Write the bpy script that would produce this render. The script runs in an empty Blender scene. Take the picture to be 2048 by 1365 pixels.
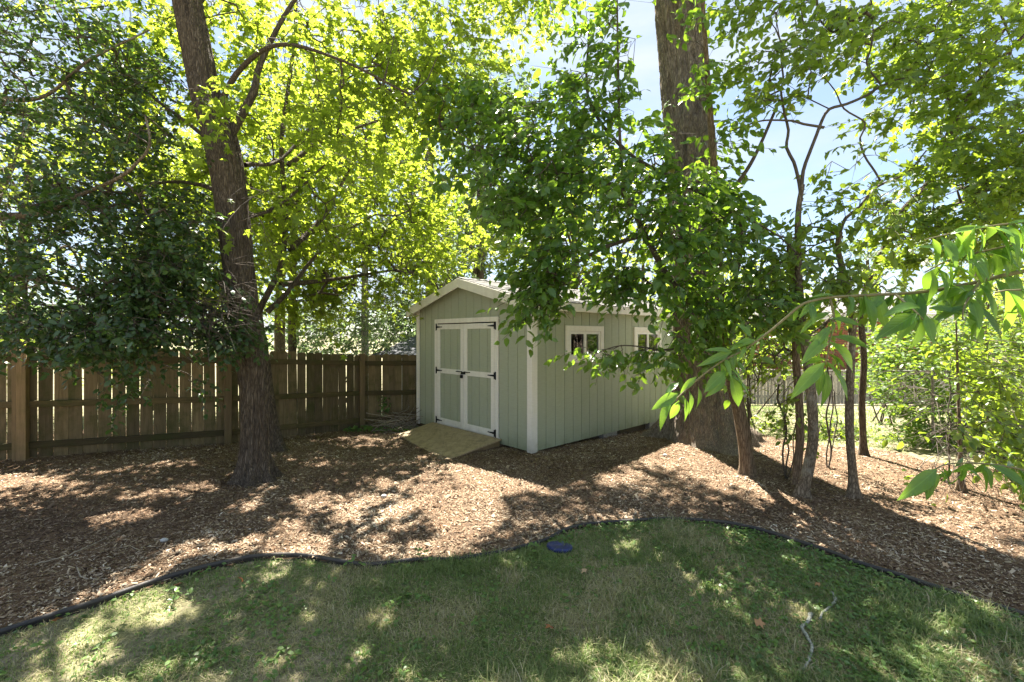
import bpy, math, time
import numpy as np
from mathutils import Matrix, Vector

T0 = time.time()
R = np.random.default_rng(7)
scene = bpy.context.scene
col = scene.collection

# ------------------------------------------------------------------ camera, sky, sun, exposure
F, CX, HY, H = 910.0, 1024.0, 672.0, 1.65          # the photograph's lens, in its own pixels; eye height in metres
cam_d = bpy.data.cameras.new('camera')
cam = bpy.data.objects.new('camera', cam_d); col.objects.link(cam)
cam_d.sensor_width = 36.0; cam_d.lens = 36.0 * F / 2048.0
cam_d.shift_y = -(682.5 - HY) / 2048.0
cam_d.clip_start = 0.05; cam_d.clip_end = 2000
cam.location = (0, 0, H); cam.rotation_euler = (math.radians(90), 0, 0)
scene.camera = cam

SUN = np.array([-0.2, 1.2, 2.0]); SUN /= np.linalg.norm(SUN)     # towards the sun
SUN_EL = math.asin(SUN[2]); SUN_AZ = math.atan2(SUN[0], SUN[1])  # azimuth from +Y towards +X

world = bpy.data.worlds.new("World"); scene.world = world; world.use_nodes = True
wn = world.node_tree; wn.nodes.clear()
wo = wn.nodes.new('ShaderNodeOutputWorld'); bg = wn.nodes.new('ShaderNodeBackground')
sky = wn.nodes.new('ShaderNodeTexSky'); sky.sky_type = 'NISHITA'; sky.sun_disc = False
sky.sun_elevation = SUN_EL; sky.sun_rotation = SUN_AZ
sky.air_density = 1.0; sky.dust_density = 0.3; sky.ozone_density = 2.2
tcw = wn.nodes.new('ShaderNodeTexCoord'); mpw = wn.nodes.new('ShaderNodeMapping')
mpw.inputs['Scale'].default_value = (1.0, 1.0, 3.4)
nzw = wn.nodes.new('ShaderNodeTexNoise'); nzw.inputs['Scale'].default_value = 2.3
nzw.inputs['Detail'].default_value = 6; nzw.inputs['Roughness'].default_value = 0.55
rpw = wn.nodes.new('ShaderNodeValToRGB')
rpw.color_ramp.elements[0].position = 0.40; rpw.color_ramp.elements[0].color = (.12, .12, .12, 1)
rpw.color_ramp.elements[1].position = 0.66; rpw.color_ramp.elements[1].color = (0.97, 0.97, 0.97, 1)
mxw = wn.nodes.new('ShaderNodeMixRGB'); mxw.inputs['Color2'].default_value = (2.35, 2.6, 2.9, 1)
wn.links.new(tcw.outputs['Generated'], mpw.inputs['Vector']); wn.links.new(mpw.outputs['Vector'], nzw.inputs['Vector'])
wn.links.new(nzw.outputs['Fac'], rpw.inputs['Fac']); wn.links.new(rpw.outputs['Color'], mxw.inputs['Fac'])
hsw = wn.nodes.new('ShaderNodeHueSaturation'); hsw.inputs['Saturation'].default_value = .92; hsw.inputs['Value'].default_value = .62
wn.links.new(sky.outputs['Color'], hsw.inputs['Color']); wn.links.new(hsw.outputs['Color'], mxw.inputs['Color1']); wn.links.new(mxw.outputs['Color'], bg.inputs['Color'])
bg.inputs['Strength'].default_value = 0.06
wn.links.new(bg.outputs['Background'], wo.inputs['Surface'])

sun_d = bpy.data.lights.new('sun', 'SUN'); sun_d.energy = 4.7; sun_d.angle = math.radians(0.53)
sun_d.color = (1.0, 0.93, 0.82)
sun = bpy.data.objects.new('sun', sun_d); col.objects.link(sun)
sun.rotation_euler = Vector(SUN).to_track_quat('Z', 'Y').to_euler(); sun.location = (-3, 18, 30)

vs = scene.view_settings
vs.view_transform = 'Standard'; vs.look = 'None'; vs.gamma = 1.0; vs.use_curve_mapping = False
vs.exposure = 2.7
cy = scene.cycles
scene.render.engine = 'CYCLES'
cy.use_denoising = True
try: cy.denoiser = 'OPENIMAGEDENOISE'; cy.denoising_prefilter = 'ACCURATE'
except Exception: pass
cy.max_bounces = 9; cy.diffuse_bounces = 5; cy.glossy_bounces = 3; cy.transmission_bounces = 6; cy.transparent_max_bounces = 8
cy.caustics_reflective = False; cy.caustics_refractive = False
cy.sample_clamp_indirect = 8.0
cy.use_adaptive_sampling = True; cy.adaptive_threshold = 0.012

# ------------------------------------------------------------------ maths helpers
def sstep(a, b, x):
    t = np.clip((np.asarray(x, float) - a) / (b - a), 0, 1); return t * t * (3 - 2 * t)

def _hash(ix, iy, iz, seed):
    n = (ix.astype(np.int64) * 73856093) ^ (iy.astype(np.int64) * 19349663) ^ (iz.astype(np.int64) * 83492791) ^ (seed * 2654435761)
    n = (n ^ (n >> 13)) * 1274126177 & 0x7fffffff
    n = (n ^ (n >> 16)) * 668265263 & 0x7fffffff
    return (n & 0xffff) / 65535.0

def noise3(x, y, z=0.0, seed=1):
    x, y, z = np.broadcast_arrays(np.asarray(x, float), np.asarray(y, float), np.asarray(z, float))
    ix, iy, iz = np.floor(x), np.floor(y), np.floor(z)
    fx, fy, fz = x - ix, y - iy, z - iz
    fx, fy, fz = [f * f * (3 - 2 * f) for f in (fx, fy, fz)]
    out = 0
    for dx in (0, 1):
        for dy in (0, 1):
            for dz in (0, 1):
                w = (fx if dx else 1 - fx) * (fy if dy else 1 - fy) * (fz if dz else 1 - fz)
                out = out + w * _hash(ix + dx, iy + dy, iz + dz, seed)
    return out

def fbm(x, y, z=0.0, seed=1, o=4):
    s, a, t = 0, 1.0, 0
    for k in range(o):
        s = s + a * noise3(np.asarray(x) * 2 ** k, np.asarray(y) * 2 ** k, np.asarray(z) * 2 ** k, seed + k); t += a; a *= .5
    return s / t

def g(x, y):
    """ground height"""
    x = np.asarray(x, float); y = np.asarray(y, float)
    z = -0.15 * sstep(6.2, 9.0, y) - 0.62 * sstep(9.0, 17.0, y)
    z = z + 0.035 * (fbm(x * .7, y * .7, 0, 11, 3) - .5) * sstep(-1, 1.5, y)
    z = z + 0.05 * np.exp(-((x - 2.75) ** 2 + (y - 6.9) ** 2) / 1.6)
    return z

def at(px, py, d): return np.array([(px - CX) / F * d, d, H - (py - HY) / F * d])

def gat(px, py):
    """point of the ground seen at a pixel of the photograph"""
    d = H * F / max(py - HY, 8.0)
    for _ in range(12):
        d = .5 * d + .5 * (H - float(g((px - CX) / F * d, d))) * F / max(py - HY, 8.0)
    x = (px - CX) / F * d
    return np.array([x, d, float(g(x, d))])

def nrm(v): return v / np.maximum(np.linalg.norm(v, axis=-1, keepdims=True), 1e-9)

def in_poly(x, y, poly):
    inside = np.zeros(np.shape(x), bool); n = len(poly)
    for i in range(n):
        x1, y1 = poly[i][0], poly[i][1]; x2, y2 = poly[(i + 1) % n][0], poly[(i + 1) % n][1]
        c = ((y1 > y) != (y2 > y)) & (x < (x2 - x1) * (y - y1) / (y2 - y1 + 1e-12) + x1)
        inside ^= c
    return inside

def smooth_line(pts, step):
    """Catmull-Rom through points (any columns), resampled at about 'step' along the first three"""
    P = np.array(pts, float)
    Q = np.vstack([2 * P[0] - P[1], P, 2 * P[-1] - P[-2]])
    out = []
    for i in range(1, len(Q) - 2):
        n = max(1, int(np.linalg.norm(Q[i + 1][:3] - Q[i][:3]) / step))
        t = np.arange(n)[:, None] / n
        a, b, c, d = Q[i - 1], Q[i], Q[i + 1], Q[i + 2]
        out.append(.5 * (2 * b + (c - a) * t + (2 * a - 5 * b + 4 * c - d) * t ** 2 + (3 * b - a - 3 * c + d) * t ** 3))
    out.append(P[-1:])
    return np.vstack(out)

# ------------------------------------------------------------------ mesh helpers
def new_mesh(name, V, faces, tint=None, smooth=False):
    V = np.asarray(V, np.float32); me = bpy.data.meshes.new(name)
    if not isinstance(faces, list): faces = [faces]
    faces = [np.asarray(f, np.int32) for f in faces if len(f)]
    loops = np.concatenate([f.ravel() for f in faces]); tot = np.concatenate([np.full(len(f), f.shape[1], np.int32) for f in faces])
    start = np.concatenate([[0], np.cumsum(tot)[:-1]]).astype(np.int32)
    me.vertices.add(len(V)); me.vertices.foreach_set('co', V.ravel())
    me.loops.add(len(loops)); me.loops.foreach_set('vertex_index', loops)
    me.polygons.add(len(tot)); me.polygons.foreach_set('loop_start', start); me.polygons.foreach_set('loop_total', tot)
    me.update(calc_edges=True)
    me.polygons.foreach_set('use_smooth', np.full(len(tot), bool(smooth)))
    if tint is not None:
        a = me.attributes.new('tint', 'FLOAT', 'POINT'); a.data.foreach_set('value', np.asarray(tint, np.float32))
    return me

def link(name, me, mat=None, parent=None, **props):
    o = bpy.data.objects.new(name, me); col.objects.link(o)
    if mat is not None and me is not None and len(me.materials) == 0: me.materials.append(mat)
    if parent is not None: o.parent = parent
    for k, v in props.items(): o[k] = v
    return o

def thing(name, label, cat, group=None, loc=None):
    o = bpy.data.objects.new(name, None); col.objects.link(o); o['label'] = label; o['category'] = cat
    if group: o['group'] = group
    o.empty_display_size = .2
    return o

def tag(o, label, cat, group=None):
    o['label'] = label; o['category'] = cat
    if group: o['group'] = group
    return o

class MB:
    """collects pieces that make ONE part"""
    def __init__(s): s.v = []; s.f = {}; s.n = 0
    def add(s, V, faces):
        V = np.asarray(V, float)
        for f in faces: s.f.setdefault(len(f), []).append([i + s.n for i in f])
        s.v.append(V); s.n += len(V); return s
    def box(s, o, a, b, c):
        """box with one corner at o and edge vectors a, b, c"""
        o, a, b, c = [np.asarray(q, float) for q in (o, a, b, c)]
        if np.dot(np.cross(a, b), c) < 0: a, b = b, a
        V = [o, o + a, o + a + b, o + b, o + c, o + a + c, o + a + b + c, o + b + c]
        return s.add(V, [(3, 2, 1, 0), (4, 5, 6, 7), (0, 1, 5, 4), (1, 2, 6, 5), (2, 3, 7, 6), (3, 0, 4, 7)])
    def prism(s, poly, e):
        """planar polygon (3-d points) extruded by vector e"""
        P = np.asarray(poly, float); n = len(P); e = np.asarray(e, float)
        nn = np.zeros(3)
        for i in range(n): nn += np.cross(P[i] - P[0], P[(i + 1) % n] - P[0])
        if np.dot(nn, e) < 0: P = P[::-1]
        V = np.vstack([P, P + e])
        return s.add(V, [tuple(range(n - 1, -1, -1)), tuple(range(n, 2 * n))] + [(i, (i + 1) % n, n + (i + 1) % n, n + i) for i in range(n)])
    def tube(s, pts, rad, sides=6):
        V, Fq = tube_arrays(np.asarray(pts, float), np.broadcast_to(np.asarray(rad, float), (len(pts),)), sides)
        n = len(pts)
        return s.add(V, [tuple(q) for q in Fq] + [tuple(range(sides - 1, -1, -1)), tuple(range((n - 1) * sides, n * sides))])
    def mesh(s, name, smooth=False): return new_mesh(name, np.vstack(s.v), [np.array(x) for x in s.f.values()], smooth=smooth)
    def build(s, name, mat, parent=None, bevel=0, smooth=False, **props):
        o = link(name, s.mesh(name, smooth), mat, parent, **props)
        if bevel:
            m = o.modifiers.new('edge', 'BEVEL'); m.width = bevel; m.segments = 1; m.limit_method = 'ANGLE'
        return o

def frames(P):
    T = np.gradient(P, axis=0); T = nrm(T)
    N = np.zeros_like(T); ref = np.array([1.0, 0, 0]) if abs(T[0][0]) < .9 else np.array([0, 1.0, 0])
    n = ref - T[0] * np.dot(ref, T[0]); n /= np.linalg.norm(n)
    for i in range(len(P)):
        n = n - T[i] * np.dot(n, T[i]); n = n / max(np.linalg.norm(n), 1e-9); N[i] = n
    return T, N, np.cross(T, N)

def tube_arrays(P, rad, sides, disp=None):
    T, N, B = frames(P)
    th = np.linspace(0, 2 * np.pi, sides, endpoint=False)
    rr = rad[:, None] * np.ones(sides)
    if disp is not None: rr = disp(P, th, rr)
    V = P[:, None, :] + rr[..., None] * (np.cos(th)[None, :, None] * N[:, None, :] + np.sin(th)[None, :, None] * B[:, None, :])
    n = len(P)
    i = np.arange(n - 1)[:, None] * sides; j = np.arange(sides)[None, :]; k = (j + 1) % sides
    Fq = np.stack([i + j, i + k, i + sides + k, i + sides + j], -1).reshape(-1, 4)
    return V.reshape(-1, 3), Fq

def edge_tubes(A, Bp, ra, rb, sides=4):
    """many straight tapered tubes at once"""
    A = np.asarray(A); Bp = np.asarray(Bp); T = nrm(Bp - A)
    ref = np.where(np.abs(T[:, 2:3]) > .8, np.array([[1.0, 0, 0]]), np.array([[0, 0, 1.0]]))
    N = nrm(np.cross(T, ref)); Bn = np.cross(T, N)
    th = np.linspace(0, 2 * np.pi, sides, endpoint=False)
    C = np.cos(th)[None, :, None] * N[:, None, :] + np.sin(th)[None, :, None] * Bn[:, None, :]
    V = np.concatenate([A[:, None] + C * np.asarray(ra)[:, None, None], Bp[:, None] + C * np.asarray(rb)[:, None, None]], 1)
    m = len(A); base = np.arange(m)[:, None, None] * (2 * sides)
    j = np.arange(sides); k = (j + 1) % sides
    q = np.stack([j, k, k + sides, j + sides], -1)[None]
    return V.reshape(-1, 3), (base + q).reshape(-1, 4)

# ------------------------------------------------------------------ materials
def mat(name):
    m = bpy.data.materials.new(name); m.use_nodes = True; nt = m.node_tree; nt.nodes.clear()
    out = nt.nodes.new('ShaderNodeOutputMaterial'); p = nt.nodes.new('ShaderNodeBsdfPrincipled')
    nt.links.new(p.outputs[0], out.inputs[0])
    return m, nt, p, out
def node(nt, t, **kw):
    n = nt.nodes.new(t)
    for k, v in kw.items():
        if k in n.inputs: n.inputs[k].default_value = v
        else: setattr(n, k, v)
    return n
def ramp(nt, fac, stops):
    r = nt.nodes.new('ShaderNodeValToRGB'); e = r.color_ramp.elements
    while len(e) < len(stops): e.new(.5)
    for k, (p, c) in enumerate(stops): e[k].position = p; e[k].color = (*c, 1) if len(c) == 3 else c
    nt.links.new(fac, r.inputs['Fac']); return r.outputs['Color']
def coords(nt, kind='Object', scale=(1, 1, 1)):
    tc = nt.nodes.new('ShaderNodeTexCoord'); mp = nt.nodes.new('ShaderNodeMapping'); mp.inputs['Scale'].default_value = scale
    nt.links.new(tc.outputs[kind], mp.inputs['Vector']); return mp.outputs['Vector']
def noise_tex(nt, vec, scale, detail=5, rough=.6, dist=0):
    n = node(nt, 'ShaderNodeTexNoise', Scale=scale, Detail=detail, Roughness=rough, Distortion=dist); nt.links.new(vec, n.inputs['Vector']); return n.outputs['Fac']
def mix(nt, f, a, b, mode='MIX'):
    m = nt.nodes.new('ShaderNodeMixRGB'); m.blend_type = mode
    for s, i in ((f, 'Fac'), (a, 'Color1'), (b, 'Color2')):
        if hasattr(s, 'links'): nt.links.new(s, m.inputs[i])
        else: m.inputs[i].default_value = s if i == 'Fac' else ((*s, 1) if len(s) == 3 else s)
    return m.outputs['Color']
def bump(nt, p, h, strength=.4, dist=.01):
    b = node(nt, 'ShaderNodeBump', Strength=strength, Distance=dist); nt.links.new(h, b.inputs['Height']); nt.links.new(b.outputs['Normal'], p.inputs['Normal'])

def leaf_mat(name, dark, light, trans, tfac=.4, rough=.42, spec=.45, single=False, odd=None):
    m, nt, p, out = mat(name)
    if single:
        oi = nt.nodes.new('ShaderNodeObjectInfo'); t = oi.outputs['Random']
    else:
        a = nt.nodes.new('ShaderNodeAttribute'); a.attribute_name = 'tint'; t = a.outputs['Fac']
    stops = [(0.0, dark), (.8, light)] + ([(.965, light), (1.0, odd)] if odd else [])
    c = ramp(nt, t, stops)
    if single:                                            # pale midrib
        tc = nt.nodes.new('ShaderNodeTexCoord'); sp = nt.nodes.new('ShaderNodeSeparateXYZ'); nt.links.new(tc.outputs['Generated'], sp.inputs[0])
        c = mix(nt, ramp(nt, sp.outputs['Y'], [(.46, (0, 0, 0)), (.5, (.55, .55, .55)), (.54, (0, 0, 0))]), c, tuple(min(1, q * 2.0 + .02) for q in light))
        ab = node(nt, 'ShaderNodeMath', operation='SUBTRACT'); ab.inputs[1].default_value = .5; nt.links.new(sp.outputs['Y'], ab.inputs[0])
        a2 = node(nt, 'ShaderNodeMath', operation='ABSOLUTE'); nt.links.new(ab.outputs[0], a2.inputs[0])
        a3 = node(nt, 'ShaderNodeMath', operation='MULTIPLY_ADD'); a3.inputs[1].default_value = -.55; nt.links.new(a2.outputs[0], a3.inputs[0]); nt.links.new(sp.outputs['X'], a3.inputs[2])
        a4 = node(nt, 'ShaderNodeMath', operation='MULTIPLY'); a4.inputs[1].default_value = 62; nt.links.new(a3.outputs[0], a4.inputs[0])
        a5 = node(nt, 'ShaderNodeMath', operation='SINE'); nt.links.new(a4.outputs[0], a5.inputs[0]); bump(nt, p, a5.outputs[0], .25, .002)
    v = coords(nt, 'Object', (1, 1, 1)); n = noise_tex(nt, v, 26 if not single else 5, 2)
    c = mix(nt, .25, c, ramp(nt, n, [(.3, (.6, .6, .6)), (.7, (1.35, 1.35, 1.35))]), 'MULTIPLY')
    nt.links.new(c, p.inputs['Base Color']); p.inputs['Roughness'].default_value = rough; p.inputs['Specular IOR Level'].default_value = spec
    tr = nt.nodes.new('ShaderNodeBsdfTranslucent')
    ct = ramp(nt, t, [(0.0, tuple(q * .75 for q in trans)), (1.0, tuple(min(1, q * 1.2) for q in trans))]); nt.links.new(ct, tr.inputs['Color'])
    ms = nt.nodes.new('ShaderNodeMixShader'); ms.inputs['Fac'].default_value = tfac
    nt.links.new(p.outputs[0], ms.inputs[1]); nt.links.new(tr.outputs[0], ms.inputs[2]); nt.links.new(ms.outputs[0], out.inputs[0])
    return m

def bark_mat(name, a, b, sx=9, sz=1.6, strength=.7, lichen=None):
    m, nt, p, out = mat(name)
    v = coords(nt, 'Object', (sx, sx, sz)); vo = node(nt, 'ShaderNodeTexVoronoi', Scale=3.2); vo.feature = 'DISTANCE_TO_EDGE'
    n0 = noise_tex(nt, v, 2.0, 6, .65, .6)
    ad = nt.nodes.new('ShaderNodeVectorMath'); ad.operation = 'ADD'; nt.links.new(v, ad.inputs[0])
    sc = nt.nodes.new('ShaderNodeVectorMath'); sc.operation = 'SCALE'; sc.inputs['Scale'].default_value = .8; nt.links.new(n0, sc.inputs[0])
    nt.links.new(sc.outputs[0], ad.inputs[1]); nt.links.new(ad.outputs[0], vo.inputs['Vector'])
    c = ramp(nt, vo.outputs['Distance'], [(0.0, tuple(q * .5 for q in a)), (.10, a), (.45, b)])
    c = mix(nt, .55, c, ramp(nt, n0, [(.3, (.55, .55, .55)), (.7, (1.4, 1.38, 1.32))]), 'MULTIPLY')
    if lichen:
        ln = noise_tex(nt, coords(nt, 'Object', (1, 1, 1)), 3.1, 7, .7)
        c = mix(nt, ramp(nt, ln, [(.55, (0, 0, 0)), (.68, (.6, .6, .6))]), c, lichen)
    nt.links.new(c, p.inputs['Base Color']); p.inputs['Roughness'].default_value = .9; p.inputs['Specular IOR Level'].default_value = .2
    h = mix(nt, .5, vo.outputs['Distance'], n0, 'ADD'); bump(nt, p, h, strength, .03)
    return m

def paint_mat(name, base, dirt, grain=(6, 6, 90), rough=.6, amount=.35, streak=(14, 14, 1.2)):
    m, nt, p, out = mat(name)
    v = coords(nt, 'Object', grain); n = noise_tex(nt, v, 1.6, 5, .7)
    s = noise_tex(nt, coords(nt, 'Object', streak), 1.0, 6, .7)
    s2 = noise_tex(nt, coords(nt, 'Object', (1, 1, 1)), 2.4, 6, .65)
    c = mix(nt, ramp(nt, s, [(.45, (0, 0, 0)), (.8, (amount,) * 3)]), base, dirt)
    c = mix(nt, ramp(nt, s2, [(.52, (0, 0, 0)), (.75, (amount * .9,) * 3)]), c, dirt)
    c = mix(nt, .5, c, ramp(nt, n, [(.3, (.8, .8, .8)), (.7, (1.12, 1.12, 1.12))]), 'MULTIPLY')
    tcz = nt.nodes.new('ShaderNodeTexCoord'); spz = nt.nodes.new('ShaderNodeSeparateXYZ'); nt.links.new(tcz.outputs['Object'], spz.inputs[0])
    foot = ramp(nt, spz.outputs['Z'], [(.02, (.75, .75, .75)), (.30, (0, 0, 0))])
    c = mix(nt, mix(nt, 1.0, foot, ramp(nt, s2, [(.38, (.15, .15, .15)), (.62, (1, 1, 1))]), 'MULTIPLY'), c, tuple(q * .8 for q in dirt))
    oi = nt.nodes.new('ShaderNodeObjectInfo')
    c = mix(nt, .6, c, ramp(nt, oi.outputs['Random'], [(0, (.96, .96, .96)), (1, (1.03, 1.03, 1.03))]), 'MULTIPLY')
    nt.links.new(c, p.inputs['Base Color']); p.inputs['Roughness'].default_value = rough; p.inputs['Specular IOR Level'].default_value = .3
    bump(nt, p, n, .35, .004)
    return m

def wood_mat(name, a, b, moss, amount=.5, axis=(22, 22, 1.2), seed_shift=9.0):
    """weathered boards: grain along z, tone differs board by board"""
    m, nt, p, out = mat(name)
    tc = nt.nodes.new('ShaderNodeTexCoord'); oi = nt.nodes.new('ShaderNodeObjectInfo')
    cb = nt.nodes.new('ShaderNodeCombineXYZ')
    mu = node(nt, 'ShaderNodeMath'); mu.operation = 'MULTIPLY'; mu.inputs[1].default_value = seed_shift * 7
    nt.links.new(oi.outputs['Random'], mu.inputs[0])
    for q in ('X', 'Y', 'Z'): nt.links.new(mu.outputs[0], cb.inputs[q])
    ad = nt.nodes.new('ShaderNodeVectorMath'); ad.operation = 'ADD'
    nt.links.new(tc.outputs['Object'], ad.inputs[0]); nt.links.new(cb.outputs[0], ad.inputs[1])
    mp = nt.nodes.new('ShaderNodeMapping'); mp.inputs['Scale'].default_value = axis; nt.links.new(ad.outputs[0], mp.inputs['Vector'])
    n = noise_tex(nt, mp.outputs['Vector'], 1.5, 6, .7, 1.2)
    c = ramp(nt, n, [(.25, a), (.75, b)])
    c = mix(nt, .85, c, ramp(nt, oi.outputs['Random'], [(0, (.58, .57, .55)), (.5, (1, .97, .9)), (1, (1.36, 1.28, 1.14))]), 'MULTIPLY')
    s = noise_tex(nt, ad.outputs[0], 2.1, 6, .68)
    c = mix(nt, ramp(nt, s, [(.46, (0, 0, 0)), (.68, (amount,) * 3)]), c, moss)
    nt.links.new(c, p.inputs['Base Color']); p.inputs['Roughness'].default_value = .85; p.inputs['Specular IOR Level'].default_value = .25
    bump(nt, p, n, .5, .006)
    return m

def plain_mat(name, c, rough=.6, metal=0.0, var=.25, scale=30, spec=.4, b=.2):
    m, nt, p, out = mat(name)
    n = noise_tex(nt, coords(nt, 'Object'), scale, 5, .6)
    cc = mix(nt, 1.0, c, ramp(nt, n, [(.3, (1 - var,) * 3), (.7, (1 + var,) * 3)]), 'MULTIPLY')
    nt.links.new(cc, p.inputs['Base Color']); p.inputs['Roughness'].default_value = rough; p.inputs['Metallic'].default_value = metal
    p.inputs['Specular IOR Level'].default_value = spec; bump(nt, p, n, b, .004)
    return m

M = {}
M['siding'] = paint_mat('sage_paint', (.375, .405, .305), (.26, .29, .17), amount=.22, streak=(2.2, 2.2, 1.0))
M['trim'] = paint_mat('white_paint', (.82, .79, .73), (.48, .45, .36), amount=.32)
M['soffit'] = plain_mat('dark_wood_interior', (.10, .075, .05))
M['groove'] = plain_mat('groove_backing', (.055, .055, .038))
M['shingle'] = plain_mat('asphalt_shingle', (.16, .155, .15), .95, 0, .5, 160)
M['slate'] = plain_mat('grey_shingle', (.085, .09, .105), .9, 0, .45, 60)
M['iron'] = plain_mat('black_iron', (.018, .018, .02), .45, .6)
M['vinyl'] = plain_mat('white_vinyl', (.78, .77, .74), .4, 0, .05)
M['ply'] = None
M['picket'] = wood_mat('fence_board', (.095, .073, .04), (.24, .19, .11), (.06, .066, .018), .85)
M['rail'] = wood_mat('fence_rail', (.055, .045, .025), (.14, .11, .056), (.05, .06, .015), .8, (1.4, 1.4, 22))
M['post'] = wood_mat('fence_post', (.16, .115, .065), (.31, .225, .13), (.14, .125, .04), .45)
M['greyfence'] = wood_mat('grey_board', (.26, .25, .23), (.40, .385, .36), (.30, .29, .27), .4)
M['bark_maple'] = bark_mat('maple_bark', (.12, .094, .07), (.25, .205, .16), 19, 2.3, 1.0)
M['bark_tulip'] = bark_mat('tulip_bark', (.24, .195, .155), (.43, .37, .31), 15, 2.2, 1.0, (.24, .22, .18))
M['bark_thin'] = bark_mat('thin_bark', (.15, .115, .08), (.30, .245, .18), 14, 5, .5, (.35, .33, .27))
M['bark_red'] = bark_mat('reddish_bark', (.17, .12, .08), (.33, .255, .175), 20, 2, .6)
M['bark_pale'] = bark_mat('pale_bark', (.28, .27, .25), (.45, .44, .42), 6, 2, .5)
M['twig'] = plain_mat('twig_bark', (.085, .068, .052), .9, 0, .35, 40)
M['stem'] = plain_mat('green_stem', (.17, .15, .07), .6, 0, .25, 60)
M['deadwood'] = plain_mat('dead_stick', (.32, .27, .20), .9, 0, .4, 50)
M['greystick'] = plain_mat('lichen_stick', (.30, .30, .25), .95, 0, .5, 60, .2, .6)
M['edging'] = paint_mat('black_edging', (.030, .030, .036), (.10, .085, .065), (30, 30, 30), .55, .5, (9, 9, 9))
M['disc'] = plain_mat('blue_plastic', (.02, .03, .12), .4, 0, .3, 30)
M['concrete'] = plain_mat('concrete_block', (.33, .31, .28), .95, 0, .3, 40)
M['wire'] = plain_mat('galvanised_wire', (.17, .165, .15), .6, .4, .3)
M['brick'] = plain_mat('red_brick', (.30, .12, .07), .9, 0, .25, 30)
M['white'] = plain_mat('white_siding', (.74, .74, .73), .7, 0, .05)
M['stone'] = plain_mat('pale_stone', (.45, .44, .42), .9, 0, .25, 40)

# plywood
m, nt, p, out = mat('plywood')
v = coords(nt, 'Object', (3, 26, 3)); n = noise_tex(nt, v, 1.2, 7, .72, 1.6); n2 = noise_tex(nt, coords(nt, 'Object', (2.5, 1, 1)), 5, 7, .75)
c = ramp(nt, n, [(.28, (.22, .155, .085)), (.5, (.38, .285, .17)), (.75, (.52, .42, .28))])
c = mix(nt, ramp(nt, n2, [(.46, (0, 0, 0)), (.64, (.8, .8, .8))]), c, (.20, .15, .085))
nt.links.new(c, p.inputs['Base Color']); p.inputs['Roughness'].default_value = .75; bump(nt, p, n, .4, .004); M['ply'] = m
# window glass: a clear sheet that mirrors at a slant
m, nt, p, out = mat('window_glass')
tr = node(nt, 'ShaderNodeBsdfTransparent', Color=(.72, .76, .76, 1)); gl = node(nt, 'ShaderNodeBsdfGlossy', Roughness=.03)
fr = node(nt, 'ShaderNodeFresnel', IOR=1.9); ms = nt.nodes.new('ShaderNodeMixShader')
nt.links.new(fr.outputs[0], ms.inputs['Fac']); nt.links.new(tr.outputs[0], ms.inputs[1]); nt.links.new(gl.outputs[0], ms.inputs[2]); nt.links.new(ms.outputs[0], out.inputs[0]); M['glass'] = m
# mulch bed
m, nt, p, out = mat('mulch')
v = coords(nt, 'Object'); n = noise_tex(nt, v, 38, 8, .75, .8); n2 = noise_tex(nt, v, 1.3, 5, .6); vo = node(nt, 'ShaderNodeTexVoronoi', Scale=46); nt.links.new(v, vo.inputs['Vector'])
c = ramp(nt, n, [(.28, (.045, .028, .018)), (.5, (.15, .10, .065)), (.72, (.32, .24, .165))])
c = mix(nt, .5, c, ramp(nt, vo.outputs['Color'], [(.1, (.5, .45, .4)), (.9, (1.5, 1.4, 1.3))]), 'MULTIPLY')
c = mix(nt, .8, c, ramp(nt, n2, [(.35, (.7, .66, .62)), (.65, (1.2, 1.18, 1.12))]), 'MULTIPLY')
nt.links.new(c, p.inputs['Base Color']); p.inputs['Roughness'].default_value = .95; p.inputs['Specular IOR Level'].default_value = .15
bump(nt, p, mix(nt, .5, n, vo.outputs['Distance'], 'ADD'), .9, .02); M['mulch'] = m
# lawn soil
m, nt, p, out = mat('lawn_soil')
v = coords(nt, 'Object'); n = noise_tex(nt, v, 30, 8, .7); n2 = noise_tex(nt, v, 1.6, 6, .65)
c = ramp(nt, n, [(.3, (.14, .115, .075)), (.5, (.27, .23, .155)), (.75, (.42, .36, .27))])
gsoil = ramp(nt, n, [(.3, (.09, .10, .045)), (.7, (.23, .22, .11))])
c = mix(nt, ramp(nt, n2, [(.40, (1, 1, 1)), (.60, (0, 0, 0))]), c, gsoil)
nt.links.new(c, p.inputs['Base Color']); p.inputs['Roughness'].default_value = .95; p.inputs['Specular IOR Level'].default_value = .15; bump(nt, p, n, .8, .02); M['lawn'] = m

def tint_mat(name, stops, rough=.8, trans=None, tfac=.3):
    m, nt, p, out = mat(name)
    a = nt.nodes.new('ShaderNodeAttribute'); a.attribute_name = 'tint'
    nt.links.new(ramp(nt, a.outputs['Fac'], stops), p.inputs['Base Color']); p.inputs['Roughness'].default_value = rough; p.inputs['Specular IOR Level'].default_value = .25
    if trans:
        t = nt.nodes.new('ShaderNodeBsdfTranslucent'); nt.links.new(ramp(nt, a.outputs['Fac'], trans), t.inputs['Color'])
        ms = nt.nodes.new('ShaderNodeMixShader'); ms.inputs['Fac'].default_value = tfac
        nt.links.new(p.outputs[0], ms.inputs[1]); nt.links.new(t.outputs[0], ms.inputs[2]); nt.links.new(ms.outputs[0], out.inputs[0])
    return m
M['chips'] = tint_mat('wood_chips', [(0, (.075, .048, .031)), (.35, (.185, .125, .080)), (.7, (.335, .255, .168)), (.93, (.50, .41, .295)), (1, (.60, .53, .42))], .9)
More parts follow.
